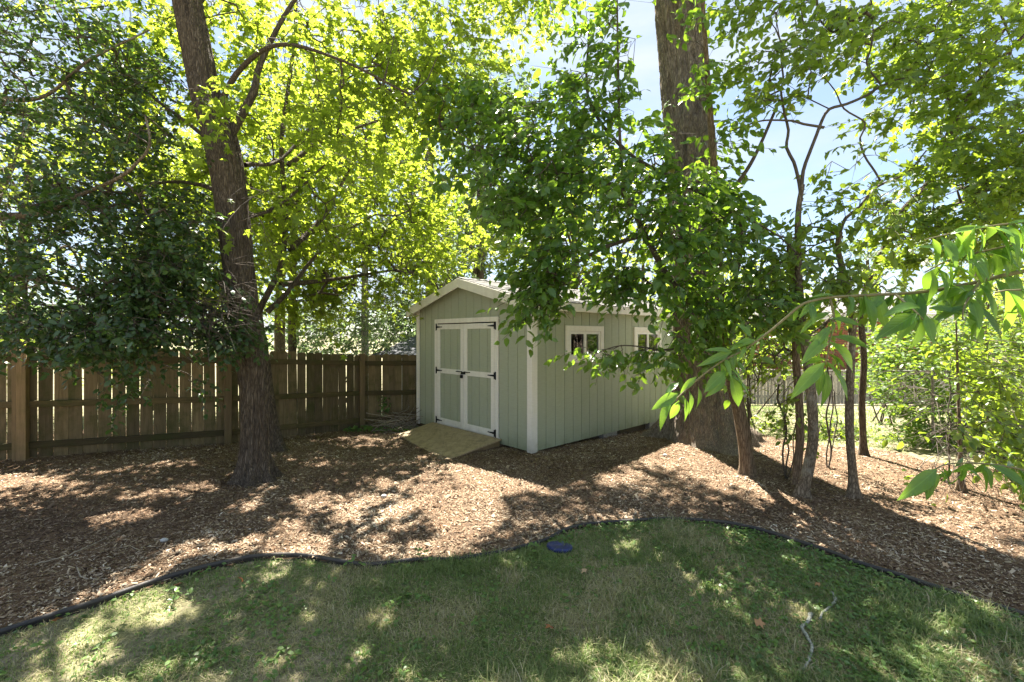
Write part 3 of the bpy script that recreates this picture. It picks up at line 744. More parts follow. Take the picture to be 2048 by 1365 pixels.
# door casing
def fbox(u0, u1, z0, z1, p0, p1): return MB().box(S(u0, -p0, z0), U * (u1 - u0), -W * (p1 - p0), Z * (z1 - z0))
DU0, DU1, DZ0, DZ1 = .694, 2.40, .115, 1.94
fbox(DU0, DU0 + .075, DZ0 - .09, DZ1 - .0755, 0, .022).build('door_casing', M['trim'], shed, bevel=.002)
fbox(DU1 - .075, DU1, DZ0 - .09, DZ1 - .0755, 0, .022).build('door_casing', M['trim'], shed, bevel=.002)
fbox(DU0, DU1, DZ1 - .075, DZ1, 0, .024).build('door_casing', M['trim'], shed, bevel=.002)
mid = (DU0 + DU1) / 2
for side, (a, b) in enumerate(((DU0 + .079, mid - .003), (mid + .003, DU1 - .079))):
    dr = fbox(a, b, DZ0 + .004, DZ1 - .092 + (.006 if side else 0), -.022, -.012).build('door', M['groove'], shed)
    zt = DZ1 - .092
    n = 4; wv = (b - a) / n
    for k in range(n): fbox(a + k * wv + .004, a + (k + 1) * wv - .004, DZ0 + .006, zt - .002, -.012, .004).build('siding_board', M['siding'], dr, bevel=.002)
    for uu in (a, b - .085): fbox(uu, uu + .085, DZ0 + .004, zt, .0045, .022).build('stile', M['trim'], dr, bevel=.002)
    for zz, hh in ((DZ0 + .005, .10), (1.0, .085), (zt - .086, .085)): fbox(a + .0855, b - .0855, zz, zz + hh, .0045, .020).build('door_rail', M['trim'], dr, bevel=.002)
    hu, sg = (a, 1) if side == 0 else (b, -1)
    for zz in (DZ0 + .06, 1.045, zt - .045):
        mb = MB()
        mb.box(S(hu - sg * .036, -.0225, zz - .06), U * sg * .022, -W * .006, Z * .12)
        mb.prism([S(hu + sg * q, -.0225, zz + r) for q, r in ((0, -.017), (.15, -.005), (.15, .005), (0, .017))], -W * .006)
        mb.tube([S(hu - sg * .004, -.031, zz - .05), S(hu - sg * .004, -.031, zz + .05)], .008, 8)
        mb.tube([S(hu + sg * .147, -.0225, zz), S(hu + sg * .147, -.0295, zz)], .009, 8)
        mb.build('hinge', M['iron'], dr)
    hx = b - .04 if side == 0 else a + .04
    mb = MB(); q = -1 if side == 0 else 1
    mb.tube([S(hx + q * .0, -.022, 1.06), S(hx + q * .005, -.055, 1.06), S(hx + q * .12, -.055, 1.06), S(hx + q * .125, -.022, 1.06)], .008, 6)
    mb.build('handle', M['iron'], dr)
    if side == 1:
        mb = MB(); mb.box(S(mid - .05, -.0235, 1.02), U * .11, -W * .008, Z * .035); mb.box(S(mid + .005, -.034, .955), U * .05, -W * .022, Z * .05)
        mb.tube([S(mid + .015, -.045, 1.0), S(mid + .015, -.045, 1.03), S(mid + .045, -.045, 1.03), S(mid + .045, -.045, 1.0)], .005, 6)
        mb.build('padlock_hasp', M['iron'], dr)
fbox(DU0 - .02, DU1 + .02, .032, DZ0, -.03, .012).build('door_sill', M['trim'], shed)
# windows
def sbox(w0, w1, z0, z1, p0, p1): return MB().box(S(-p0, w0, z0), W * (w1 - w0), -U * (p1 - p0), Z * (z1 - z0))
for a, b in WIN:
    fr = MB()
    t = .085
    for q in ((a, b, WZ1 - t, WZ1), (a, b, WZ0, WZ0 + t), (a, a + t, WZ0 + t + .0005, WZ1 - t - .0005), (b - t, b, WZ0 + t + .0005, WZ1 - t - .0005)):
        fr.box(S(-.0005, q[0], q[2]), W * (q[1] - q[0]), -U * .024, Z * (q[3] - q[2]))
    wn_ = fr.build('window', M['trim'], shed, bevel=.002)
    ia, ib, iz0, iz1 = a + t + .001, b - t - .001, WZ0 + t + .001, WZ1 - t - .001; s_ = .042; mc = (ia + ib) / 2
    for q in ((ia, ib, iz1 - s_, iz1), (ia, ib, iz0, iz0 + s_), (ia, ia + s_, iz0 + s_ + .0005, iz1 - s_ - .0005), (ib - s_, ib, iz0 + s_ + .0005, iz1 - s_ - .0005), (mc - .026, mc + .026, iz0 + s_ + .0005, iz1 - s_ - .0005)):
        sbox(q[0], q[1], q[2], q[3], -.03, .012).build('sash', M['vinyl'], wn_)
    for q in ((ia + s_, mc - .026), (mc + .026, ib - s_)): sbox(q[0] + .0005, q[1] - .0005, iz0 + s_ + .001, iz1 - s_ - .001, -.012, -.008).build('pane', M['glass'], wn_)
# roof
OH, EO = .16, .10
for sg in (0, 1):                                       # two slopes
    ue = -EO if sg == 0 else SW + EO; ur = 1.5; ze, zr = roofz(ue) if False else EAVE - .0, RIDGE + .0
    ze = EAVE + .085; zr = RIDGE + .105
    mb = MB(); mb.prism([S(ue, -OH, ze), S(ur, -OH, zr), S(ur, -OH, zr + .018), S(ue, -OH, ze + .018)], W * (SL + 2 * OH)); mb.build('roof_deck', M['soffit'], shed)
    # shingle courses, each shingle a thin slab
    rows, cols = 11, 15; mb = MB(); slope = np.array(S(ur, 0, zr) - S(ue, 0, ze)); ln = np.linalg.norm(slope); sd = slope / ln; nn = np.cross(W, sd); nn = nn if nn[2] > 0 else -nn
    for r in range(rows):
        for c_ in range(cols + 1):
            w0 = -OH - .012 + (c_ - (.5 if r % 2 else 0)) * (SL + 2 * OH + .024) / cols; w1 = w0 + (SL + 2 * OH + .024) / cols - .004
            w0, w1 = max(w0, -OH - .012), min(w1, SL + OH + .012)
            if w1 - w0 < .02: continue
            s0 = -.02 + r * (ln + .02) / rows; s1 = min(ln, s0 + (ln + .02) / rows * 1.35)
            p0 = S(ue, w0, ze + .0185) + sd * s0 + nn * (.010 + .001 * (r % 2) + .0015 * R.random()); e2 = sd * (s1 - s0) - nn * .0095
            mb.box(p0, W * (w1 - w0), e2, nn * .006)
    mb.build('shingles', M['shingle'], shed, kind='stuff')
    # rake fascia boards on the gable, eave fascia along the side
    for ww in (-OH - .0005, SL + OH + .0005):
        mb = MB(); th = -W * .022 if ww < 0 else W * .022
        mb.prism([S(ue, ww, ze - .125), S(ur, ww, zr - .125), S(ur, ww, zr + .022), S(ue, ww, ze + .022)], th); mb.build('rake_board', M['trim'], shed, bevel=.003)
    mb = MB(); e = -U * .022 if sg == 0 else U * .022
    mb.box(S(ue, -OH, ze - .105), e, W * (SL + 2 * OH), Z * .125); mb.build('fascia_board', M['trim'], shed, bevel=.003)
    mb = MB(); mb.box(S(ue, -OH, ze - .098), (U if sg == 0 else -U) * (EO - .022), W * (SL + 2 * OH), Z * .012); mb.build('soffit', M['trim'], shed)
    mb = MB(); u0, u1 = (ue, ur) if sg == 0 else (ue, ur); mb.prism([S(u0, -OH + .001, ze - .02), S(u1, -OH + .001, zr - .02), S(u1, -OH + .001, zr - .008), S(u0, -OH + .001, ze - .008)], W * (OH - .02)); mb.build('soffit', M['trim'], shed)
mb = MB(); zr = RIDGE + .105 + .0185
for k in range(16): mb.prism([S(1.5 - .13, -OH - .012 + k * .286, zr - .012), S(1.5, -OH - .012 + k * .286, zr + .024), S(1.5 + .13, -OH - .012 + k * .286, zr - .012), S(1.5, -OH - .012 + k * .286, zr + .014)], W * .283 + Z * .004 * (k % 2))
mb.build('ridge_caps', M['shingle'], shed, kind='stuff')
for uu in (.12, 1.45, 2.7):
    MB().box(S(uu, .05, -.11), U * .14, W * (SL - .1), Z * .138).build('skid', M['soffit'], shed)
for ww, tone in ((3.15, 'second'), (1.7, 'first')):
    p0 = S(.0, ww, 0); zz = float(g(p0[0], p0[1])) - .02
    b_ = MB().box(np.array([p0[0], p0[1], zz]) + U * .02, U * .095, W * .4, Z * (.028 - zz)).build('concrete_block', M['concrete'], bevel=.006)
    tag(b_, 'grey concrete block propping up the shed wall ' + ('under the far window' if ww > 3 else 'under the near window'), 'block', 'blocks under the shed')
# ramp
ramp_t = thing('plywood_ramp', 'weathered tan plywood ramp leading up to the shed doors', 'ramp')
a0, a1 = .62, 2.46; zt = DZ0 + .0; run = 1.12
e = -W * run + Z * (-(zt - .035)); nn = np.cross(e, U); nn = nn / np.linalg.norm(nn); nn = nn if nn[2] > 0 else -nn
half = (a1 - a0) / 2
tl, tr_, bl_, br_ = S(2.44, -.034, zt), S(.60, -.034, zt), S(2.40, -.74, .012), S(.52, -1.10, .012)
tm, bm2 = (tl + tr_) / 2 + U * .08, (bl_ + br_) / 2 + U * .08
for q in ((tl, tm + U * .002, bm2 + U * .002, bl_), (tm - U * .002, tr_, br_, bm2 - U * .002)): MB().prism(list(q), -Z * .018).build('deck_panel', M['ply'], ramp_t)
for f in (.02, .35, .64, .96):
    p0, p1 = tr_ + (tl - tr_) * f, br_ + (bl_ - br_) * f
    MB().prism([p0 - Z * .02, p0 + (p1 - p0) * .97 - Z * .02, p0 + (p1 - p0) * .93 - Z * .05, p0 - Z * .17], U * .036 * (1 if f < .5 else -1)).build('stringer', M['post'], ramp_t)
mb = MB()
for f in (.04, .36, .65, .94):
    for h in (.06, .35, .65, .94):
        p0 = tr_ + (tl - tr_) * f; p1 = br_ + (bl_ - br_) * f; q = p0 + (p1 - p0) * h; mb.tube([q - Z * .004, q + Z * .0012], .006, 6)
mb.build('screws', M['iron'], ramp_t, kind='stuff')

print('setting+shed', round(time.time() - T0, 1))

# ================================================================== FENCES
def fence_pt(px, py_bottom, d): x = (px - CX) / F * d; return np.array([x, d, float(g(x, d))])
fence = thing('wooden_fence', 'weathered brown dog-eared board fence running along the back left of the yard', 'fence')
# line of the fence: post positions (x, y) from the photograph
PN = [np.array([-8.75, 5.10]), np.array([-6.50, 6.05]), np.array([-4.42, 7.05]), np.array([-2.93, 8.90]), np.array([-1.15, 9.35])]
PN[3] = np.array([(723 - CX) / F * 8.7, 8.7]); PN[2] = np.array([(456 - CX) / F * 7.05, 7.05]); PN[1] = np.array([(44 - CX) / F * 6.05, 6.05])
PN[4] = PN[3] + np.array([.86, .22]) * 2.4
htop = [1.62, 1.55, 1.47, 1.30 + .13, 1.42]
def zsec(p, k): return float(g(p[0], p[1]))
pick_mesh = {}
def picket(p, dirv, nrmv, w, z0, z1, tilt=0.0):
    key = None
    d3 = np.array([*dirv, 0]); n3 = np.array([*nrmv, 0]); o = np.array([*p, z0]); hgt = z1 - z0; e = .028
    pts = [(0, 0), (w, 0), (w, hgt - e), (w - e * .9, hgt), (e * .9, hgt), (0, hgt - e)]
    mb = MB(); mb.prism([d3 * a + Z * b + d3 * (tilt * b) for a, b in pts], n3 * .017)
    ob = mb.build('picket', M['picket'], fence); ob.location = o
    return ob
for k in range(4):
    A, Bq = PN[k], PN[k + 1]; d = Bq - A; ln = np.linalg.norm(d); d = d / ln; back = np.array([-d[1], d[0]]);
    if back[1] < 0: back = -back
    pw, gap = ((.1415, .010), (.1405, .011), (.137, .010), (.118, .0015))[k]
    n = int(ln / (pw + gap)); pw = ln / n - gap
    zA, zB = zsec(A, k), zsec(Bq, k)
    for i in range(n):
        t = (i + .5) / n; p = A + d * (i * (pw + gap) + gap / 2 + R.uniform(-.25, .25) * gap); zg = zA + (zB - zA) * t
        zt_ = zA + htop[k] + (zB + htop[k + 1] - zA - htop[k]) * t
        picket(p + back * .0, d, back, pw, zg + .02 + R.uniform(-.012, .012), zt_ + R.uniform(-.02, .015), R.normal(0, .005))
    for fr in (.10, .455, .855):
        a3 = np.array([*(A - back * .045), zA + htop[k] * fr]); b3 = np.array([*(Bq - back * .045), zB + htop[k + 1] * fr])
        d3 = (b3 - a3); L3 = np.linalg.norm(d3); d3 /= L3
        mb = MB(); mb.box(np.zeros(3), d3 * (L3 - .10), np.array([*back, 0]) * .038, Z * .086); ob = mb.build('rail', M['rail'], fence, bevel=.003); ob.location = a3 + d3 * .05
for k in range(5):
    A = PN[k]; d = PN[min(k + 1, 4)] - PN[max(k - 1, 0)]; d = d / np.linalg.norm(d); back = np.array([-d[1], d[0]]); zA = zsec(A, k)
    hh = htop[k] * (.93 if k in (1, 2) else 1.0) + (.02 if k == 3 else 0)
    o = np.array([*(A - d * .055 - back * .11), zA - .05])
    for q in ((0,) if k != 1 else (0, 1)):
        mb = MB(); mb.box(np.zeros(3), np.array([*d, 0]) * (.10 if k != 1 else (.045, .095)[q]), np.array([*back, 0]) * .10, Z * (hh + .05 + .03 * q)); ob = mb.build('post', M['post'], fence, bevel=.004); ob.location = o + (np.array([*d, 0]) * .0465 * q if k == 1 else 0) - (np.array([*back, 0]) * .012 * q)

# chain-link fence along the right-hand lawn
cl = thing('chain_link_fence', 'rusty see-through chain link fence between mulch and the sunny lawn', 'fence')
CL = [gat(1440, 852) + [0, .55, 0], gat(1592, 878) + [.1, .5, 0], gat(1905, 918) + [.2, .5, 0], gat(2240, 950) + [.3, .5, 0]]
for p in CL: p[2] = float(g(p[0], p[1]))
for p in CL:
    MB().tube([p - [0, 0, .1], p + [0, 0, 1.16]],   .018, 10).build('post', M['wire'], cl, smooth=False)
for a, b in zip(CL[:-1], CL[1:]):
    MB().tube([a + [0, 0, 1.14], b + [0, 0, 1.14]], .011, 8).build('top_rail', M['wire'], cl)
    L3 = np.linalg.norm(b - a); hgt = 1.1; s = .062; A_, B_ = [], []
    dv = (b - a) / L3; nw = int((L3 + hgt) / s)
    for i in range(nw):
        for sg in (1, -1):
            x0 = i * s if sg < 0 else i * s - hgt; x1 = x0 + sg * hgt; z0, z1 = 0.0, hgt
            lo, hi = 0, L3
            if sg < 0: x1 = x0 - hgt
            def clip(xa, za, xb, zb):
                if xb < xa: xa, za, xb, zb = xb, zb, xa, za
                if xa >= L3 or xb <= 0: return None
                if xa < 0: za += (zb - za) * (0 - xa) / (xb - xa); xa = 0
                if xb > L3: zb = za + (zb - za) * (L3 - xa) / (xb - xa); xb = L3
                return xa, za, xb, zb
            r_ = clip(x0, z0, x1, z1)
            if r_ is None: continue
            for (xx, zz), arr in (((r_[0], r_[1]), A_), ((r_[2], r_[3]), B_)): arr.append(a + dv * xx + Z * (zz + .03))
    V, Fq = edge_tubes(np.array(A_), np.array(B_), np.full(len(A_), .0013), np.full(len(A_), .0013), 3)
    link('wire_mesh', new_mesh('wire_mesh', V, Fq), M['wire'], cl, kind='stuff')

# grey board fence behind the neighbour's lawn
gf = thing('grey_fence', 'grey weathered board fence across the far side of the sunny lawn', 'fence')
x0, x1, Y0 = 5.4, 15.6, 15.6
n = int((x1 - x0) / .115)
me_p = MB().prism([(0, 0, 0), (.10, 0, 0), (.10, 0, 1.12), (.05, 0, 1.17), (0, 0, 1.12)], (0, .018, 0)).mesh('picket'); me_p.materials.append(M['greyfence'])
for i in range(n):
    o = bpy.data.objects.new('picket', me_p); col.objects.link(o); o.parent = gf; xx = x0 + i * .115; o.location = (xx, Y0, float(g(xx, Y0)) + .03 + R.uniform(-.01, .01))
for zz in (.25, .9): MB().box((x0, Y0 + .02, float(g(8, Y0)) + zz), (x1 - x0, 0, 0), (0, .04, 0), (0, 0, .09)).build('rail', M['greyfence'], gf)

# ================================================================== FAR BUILDINGS
ns = thing('neighbour_shed', 'low outbuilding with dark grey shingled roof showing above the back fence', 'outbuilding')
c0 = at(742, 712, 12.5); c1 = at(905, 712, 12.5); zg = float(g(-2.5, 13)) - .1
MB().box((c0[0] + .25, 12.9, zg), (c1[0] - c0[0] + .8, 0, 0), (0, 3.2, 0), (0, 0, c0[2] - zg + .02)).build('wall', M['white'], ns)
rw, depth_, rise = c1[0] - c0[0] + 1.3, 2.0, .62
mb = MB(); mb.prism([(c0[0], 12.5, c0[2]), (c0[0] + .95, 14.5, c0[2] + rise), (c0[0] + .95, 14.5, c0[2] + rise - .06), (c0[0], 12.5, c0[2] - .06)], (rw, 0, 0)); rf = mb.build('roof', M['soffit'], ns)
for r in range(9):
    for k in range(14):
        f0, f1 = r / 9, (r + 1.25) / 9; a = c0[0] + .95 * f0 + rw * k / 14 + (.08 if r % 2 else 0); f1 = min(f1, 1)
        MB().box((a, 12.5 + 2 * f0, c0[2] + rise * f0 + .014), (rw / 14 - .01, 0, 0), (.95 * (f1 - f0), 2 * (f1 - f0), rise * (f1 - f0) - .008), (0, 0, .010)).build('shingle', M['slate'], rf)
mb = MB(); mb.prism([(c0[0] + .95, 14.5, c0[2] + rise), (c0[0], 16.5, c0[2]), (c0[0], 16.5, c0[2] - .06), (c0[0] + .95, 14.5, c0[2] + rise - .06)], (rw, 0, 0)); mb.build('roof', M['slate'], ns)

hs = thing('brick_house', 'red brick house with white eaves beyond the sunny lawn', 'house')
Yh = 27.0; hx0, hx1 = at(1500, 0, Yh)[0], at(1870, 0, Yh)[0]; zb = -.9; ztop = at(0, 640, Yh)[2]
wh = MB().box((hx0, Yh, zb), (hx1 - hx0, 0, 0), (0, 8, 0), (0, 0, ztop - zb)).build('wall', M['groove'], hs)
bl, bh = .40, .13                                     # courses of brick, joined: far too many to pick apart
mb = MB(); rows = int((ztop - zb) / bh)
wins = [(at(1722, 0, Yh)[0], at(1748, 0, Yh)[0], at(0, 664, Yh)[2], at(0, 645, Yh)[2]), (at(1560, 0, Yh)[0], at(1590, 0, Yh)[0], .4, 1.8)]
for r in range(rows):
    for k in range(int((hx1 - hx0) / bl)):
        xx = hx0 + k * bl + (bl / 2 if r % 2 else 0); zz = zb + r * bh
        if any(a - .1 < xx + bl / 2 < b + .1 and c_ - .1 < zz + .05 < d_ + .1 for a, b, c_, d_ in wins): continue
        mb.box((xx, Yh - .03, zz), (bl - .02, 0, 0), (0, .028, 0), (0, 0, bh - .02))
mb.build('brickwork', M['brick'], wh, kind='stuff')
for a, b, c_, d_ in wins:
    w_ = MB()
    for q in ((a - .1, b + .1, c_ - .1, c_), (a - .1, b + .1, d_, d_ + .1), (a - .1, a, c_, d_), (b, b + .1, c_, d_), ((a + b) / 2 - .04, (a + b) / 2 + .04, c_, d_)): w_.box((q[0], Yh - .06, q[2]), (q[1] - q[0], 0, 0), (0, .05, 0), (0, 0, q[3] - q[2]))
    wo_ = w_.build('window', M['white'], hs); MB().box((a, Yh - .02, c_), (b - a, 0, 0), (0, .01, 0), (0, 0, d_ - c_)).build('pane', M['glass'], wo_)
MB().box((hx0 - .6, Yh - .7, ztop), (hx1 - hx0 + 1.2, 0, 0), (0, .7, 0), (0, 0, .28)).build('eave', M['white'], hs)
mb = MB(); mb.prism([(hx0 - .6, Yh - .75, ztop + .29), (hx0 - .6, Yh + 4, ztop + 2.0), (hx0 - .6, Yh + 9, ztop + .29)], (hx1 - hx0 + 1.2, 0, 0)); mb.build('roof', M['shingle'], hs)

print('fences+houses', round(time.time() - T0, 1))

# ================================================================== TREES
# --- maple on the left, brown trunk leaning left
mp = thing('maple_tree', 'tall maple with dark furrowed trunk leaning left in front of the fence', 'tree')
d = 5.2
trk = limb_px([(512, 985, d, .30), (511, 965, d, .25), (511, 940, d, .208), (510, 900, d, .188), (509, 840, d, .182), (505, 760, d, .186), (497, 680, d, .205), (487, 610, d, .205), (477, 530, d, .205), (469, 450, d, .215),
               (460, 380, d, .225), (448, 310, d, .235), (430, 240, d, .225), (412, 190, d, .205), (396, 110, d, .20), (378, 20, d, .195), (360, -70, d, .185), (340, -180, d + .1, .16), (325, -300, d + .2, .12)])
def fl_maple(z, t): return .085 * np.exp(-np.maximum(z, 0) / .16) * (.5 + .9 * np.cos(t * 3 + .6) ** 2)
trk = [(a, b, c, r * .73) for a, b, c, r in trk]
trunk_obj('trunk', trk, M['bark_maple'], mp, 84, .03, .17, 9, fl_maple, 3)
limbs = [
    [(452, 285, 5.2, 0.055), (505, 190, 5.3, 0.041), (520, 130, 5.4, 0.033), (570, 30, 5.5, 0.025), (620, -40, 5.6, 0.017)],
    [(430, 230, 5.2, 0.039), (480, 140, 5.0, 0.028), (560, 90, 4.8, 0.022), (680, 120, 4.7, 0.015), (820, 190, 4.7, 0.010)],
    [(440, 300, 5.2, 0.028), (380, 250, 5.3, 0.022), (300, 190, 5.4, 0.017), (220, 110, 5.4, 0.011)],
    [(470, 400, 5.2, 0.028), (400, 370, 5.4, 0.022), (330, 365, 5.6, 0.017), (280, 385, 5.8, 0.011)],
    [(490, 330, 5.3, 0.028), (560, 320, 5.9, 0.022), (640, 240, 6.6, 0.017), (740, 200, 7.0, 0.011)],
    [(480, 440, 5.3, 0.025), (560, 410, 5.9, 0.019), (650, 330, 6.6, 0.014)],
    [(380, 20, 5.2, 0.055), (470, -90, 5.6, 0.050), (600, -220, 6.2, 0.039), (760, -330, 6.8, 0.028)],
    [(360, -70, 5.2, 0.055), (250, -170, 5.6, 0.044), (100, -280, 6.2, 0.033)],
    [(345, -150, 5.2, 0.055), (420, -350, 6.6, 0.044), (520, -520, 7.8, 0.028)]]
LN_ = smooth_line(trk, .3)[:, :3].tolist()
for l in limbs:
    q = limb_px(l); trunk_obj('limb', q, M['bark_maple'], mp, 10, .08, .06, 3); LN_ += smooth_line(q, .2)[:, :3].tolist()
Pm = np.concatenate([
    zone_px(700, 150, 210, 150, 4.8, 6.4, 190), zone_px(560, 300, 160, 140, 5.6, 7.0, 120), zone_px(520, 60, 120, 90, 5.5, 6.6, 70),
    zone_px(600, 420, 120, 90, 6.0, 7.6, 110), zone_px(300, 120, 120, 120, 5.5, 6.6, 100), zone_px(340, 330, 110, 90, 5.3, 6.6, 60), zone_px(430, 200, 60, 40, 4.5, 4.9, 14), zone_px(505, 400, 40, 60, 4.7, 4.95, 10),
    zone_px(850, 110, 130, 110, 5.2, 6.8, 100),
    zone_xyz((-3.4, 6.6, 7.6), (3.4, 2.6, 1.5), 260), zone_xyz((-1.0, 6.9, 8.2), (2.2, 2.4, 1.4), 120), zone_xyz((-6.0, 6.4, 7.6), (2.2, 2.4, 1.5), 150)])  # clumps on this line lie above the view, added to shade the ground
ls = sprays(Pm, (-3, 5.2, 5), 13, .55, .25, .10, 'maple', hang=.3)
finish_tree(mp, [ls], 'maple', 'maple', LN_, Pm, n_parts=300)

# --- second stem right behind it, knobbly, with the glowing yellow-green crown
sm = thing('slender_maple', 'slender maple close behind the leaning trunk, knobbly base and glowing yellow-green leaves', 'tree')
d = 6.5
trk = limb_px([(572, 915, d, .22), (566, 895, d, .18), (558, 850, d, .155), (549, 790, d, .145), (541, 720, d, .14), (530, 650, d, .125), (532, 620, d, .085), (552, 580, d, .075), (577, 520, d + .1, .07), (583, 420, d + .2, .065), (575, 300, d + .3, .06), (585, 200, d + .4, .05), (600, 90, d + .5, .04), (606, -40, d + .6, .03)])
trk = [(a - .09, b, c, r * .52) for a, b, c, r in trk]
trunk_obj('trunk', trk, M['bark_maple'], sm, 40, .04, .16, 5, lambda z, t: .05 * np.exp(-np.maximum(z + .1, 0) / .15) * (1 + np.cos(3 * t)), 17)
limbs = [[(534, 625, 6.5, .04), (575, 585, 6.6, .032), (625, 520, 6.9, .025), (680, 470, 7.3, .018), (750, 430, 7.8, .012)],
         [(580, 500, 6.6, .045), (640, 440, 7.2, .035), (700, 340, 7.6, .022)],
         [(583, 420, 6.7, .045), (530, 380, 7.2, .03), (450, 330, 7.8, .02)],
         [(577, 330, 6.8, .04), (650, 280, 7.4, .03), (760, 240, 8.2, .02)],
         [(560, 570, 6.6, .04), (660, 560, 7.3, .03), (790, 540, 8.0, .018)]]
LN_ = smooth_line(trk, .3)[:, :3].tolist()
for l in limbs:
    q = limb_px(l); trunk_obj('limb', q, M['bark_maple'], sm, 10, .08, .06, 3); LN_ += smooth_line(q, .2)[:, :3].tolist()
Ps = np.concatenate([zone_px(700, 520, 150, 75, 7.2, 9.0, 170), zone_px(620, 580, 70, 50, 7.4, 8.6, 60), zone_px(680, 400, 200, 110, 7.4, 9.6, 240), zone_px(480, 430, 150, 120, 7.6, 9.6, 160), zone_px(620, 240, 200, 120, 7.4, 9.6, 220), zone_px(820, 470, 90, 80, 8.4, 9.8, 100), zone_px(350, 560, 130, 90, 7.6, 9.0, 110), zone_px(800, 330, 120, 120, 8.2, 10, 120), zone_px(850, 540, 70, 60, 9.2, 10.6, 70), zone_px(730, 605, 110, 30, 8.8, 10, 60), zone_px(900, 440, 80, 80, 10, 11.5, 90), zone_px(350, 400, 150, 150, 8.2, 9.8, 150)])
ls = sprays(Ps, (-3, 6.5, 3), 13, .6, .25, .115, 'maple', hang=.25, strength=.8)
finish_tree(sm, [ls], 'maple', 'maple', LN_, Ps, n_parts=250)

# --- dark evergreen at the far left, its boughs hang over the fence
ht = thing('holly_tree', 'dense dark evergreen whose boughs droop over the left end of the fence', 'tree')
trk = [(-6.55, 4.7, -.1, .2), (-6.5, 4.7, 1.5, .17), (-6.4, 4.75, 3.2, .13), (-6.3, 4.8, 5, .09), (-6.2, 4.9, 7.4, .04)]
trunk_obj('trunk', trk, M['bark_thin'], ht, 24, .08, .06, 4)
limbs = [[(-6.4, 4.75, 2.9, .07)] + [tuple(q) for q in limb_px([(60, 430, 4.8, .03), (150, 395, 4.7, .022), (240, 355, 4.6, .017), (275, 325, 4.6, .015), (300, 290, 4.6, .012), (290, 230, 4.6, .008)])],
         [(-6.4, 4.75, 2.3, .06)] + [tuple(q) for q in limb_px([(80, 560, 4.8, .026), (250, 610, 4.7, .016), (400, 640, 4.6, .009)])],
         [(-6.3, 4.8, 4.4, .06)] + [tuple(q) for q in limb_px([(60, 200, 4.9, .022), (180, 120, 4.9, .014), (300, 60, 5.0, .008)])]]
LN_ = smooth_line(trk, .3)[:, :3].tolist()
for q in limbs: trunk_obj('limb', q, M['bark_thin'], ht, 10, .08, .05, 3); LN_ += smooth_line(q, .2)[:, :3].tolist()
Ph = np.concatenate([zone_px(100, 520, 260, 160, 4.3, 5.8, 620), zone_px(330, 590, 130, 90, 4.4, 5.2, 260), zone_px(150, 660, 170, 50, 4.0, 5.2, 170), zone_px(420, 640, 60, 50, 4.5, 4.85, 90), zone_px(90, 300, 190, 120, 4.4, 6.0, 260), zone_px(320, 470, 100, 110, 4.6, 5.6, 150),
                     zone_px(80, 120, 170, 120, 4.6, 6.2, 210), zone_px(270, 200, 90, 110, 4.8, 6.0, 90), zone_px(470, 560, 40, 50, 4.6, 4.9, 22), zone_px(250, 740, 60, 40, 4.5, 4.9, 14), zone_px(380, 760, 30, 14, 4.6, 4.9, 4), zone_xyz((-6.2, 5.2, 6.4), (1.8, 1.5, 1.6), 200)])
ls = sprays(Ph, (-6.4, 4.8, 3), 16, .42, .3, .068, 'mid', hang=.3, flat=.6)
finish_tree(ht, [ls], 'mid', 'holly', LN_, Ph, n_parts=250)

# --- the great trunk beside the shed
tt = thing('tulip_tree', 'huge straight trunk with flaring roots standing beside the shed', 'tree')
d = 7.0; b0 = at(1414, 910, d)
trk = [(b0[0], d, -.25, .52)] + limb_px([(1412, 880, d, .50), (1409, 840, d, .475), (1404, 790, d, .44), (1400, 740, d, .415), (1397, 680, d, .405), (1390, 600, d, .40), (1388, 480, d, .40), (1383, 360, d, .395), (1376, 240, d, .392), (1366, 120, d, .392), (1357, 0, d, .39), (1348, -120, d, .38), (1340, -300, d, .36), (1335, -520, d, .32), (1330, -800, d, .22)])
def fl_tulip(z, t):
    lobe = .35 + 1.25 * np.maximum(0, np.cos(t * 2.5 + .4)) ** 1.5 + .55 * np.maximum(0, np.cos(t * 4 + 2.0)) ** 2
    return .46 * np.exp(-np.maximum(z + .10, 0) / .40) * lobe
trk = [(a, b, c, r * .88) for a, b, c, r in trk]
trunk_obj('trunk', trk, M['bark_tulip'], tt, 130, .035, .16, 9, fl_tulip, 23)
limbs = [[(2.5, 7, 8.0, .2), (3.6, 7.4, 9.4, .13), (5.0, 8.0, 10.6, .07)], [(2.5, 7, 8.4, .2), (1.2, 7.0, 9.8, .13), (-.4, 7.2, 11, .07)], [(2.5, 7, 9.6, .2), (2.2, 6.2, 11, .12), (2.2, 5.0, 12, .06)], [(2.5, 7, 9.8, .2), (2.6, 8.4, 11.4, .12), (2.8, 9.6, 12.4, .06)]]
LN_ = smooth_line(trk[-6:], .4)[:, :3].tolist()
for q in limbs: trunk_obj('limb', q, M['bark_tulip'], tt, 12, .15, .05, 3); LN_ += smooth_line(q, .3)[:, :3].tolist()
Pt = np.concatenate([zone_xyz((2.6, 7.6, 11.2), (3.6, 3.4, 1.9), 320), zone_xyz((5.2, 8.0, 10.6), (2.4, 2.6, 1.5), 150), zone_xyz((-.3, 7.4, 10.9), (2.3, 2.6, 1.5), 150), zone_xyz((.3, 9.9, 9.3), (1.3, 1.1, .7), 110)])  # crown clumps out of view, added to shade the lawn and mulch below
ls = sprays(Pt, (2.5, 7, 10), 12, .7, .2, .17, 'maple', hang=.3)
finish_tree(tt, [ls], 'small', 'far', LN_, Pt)

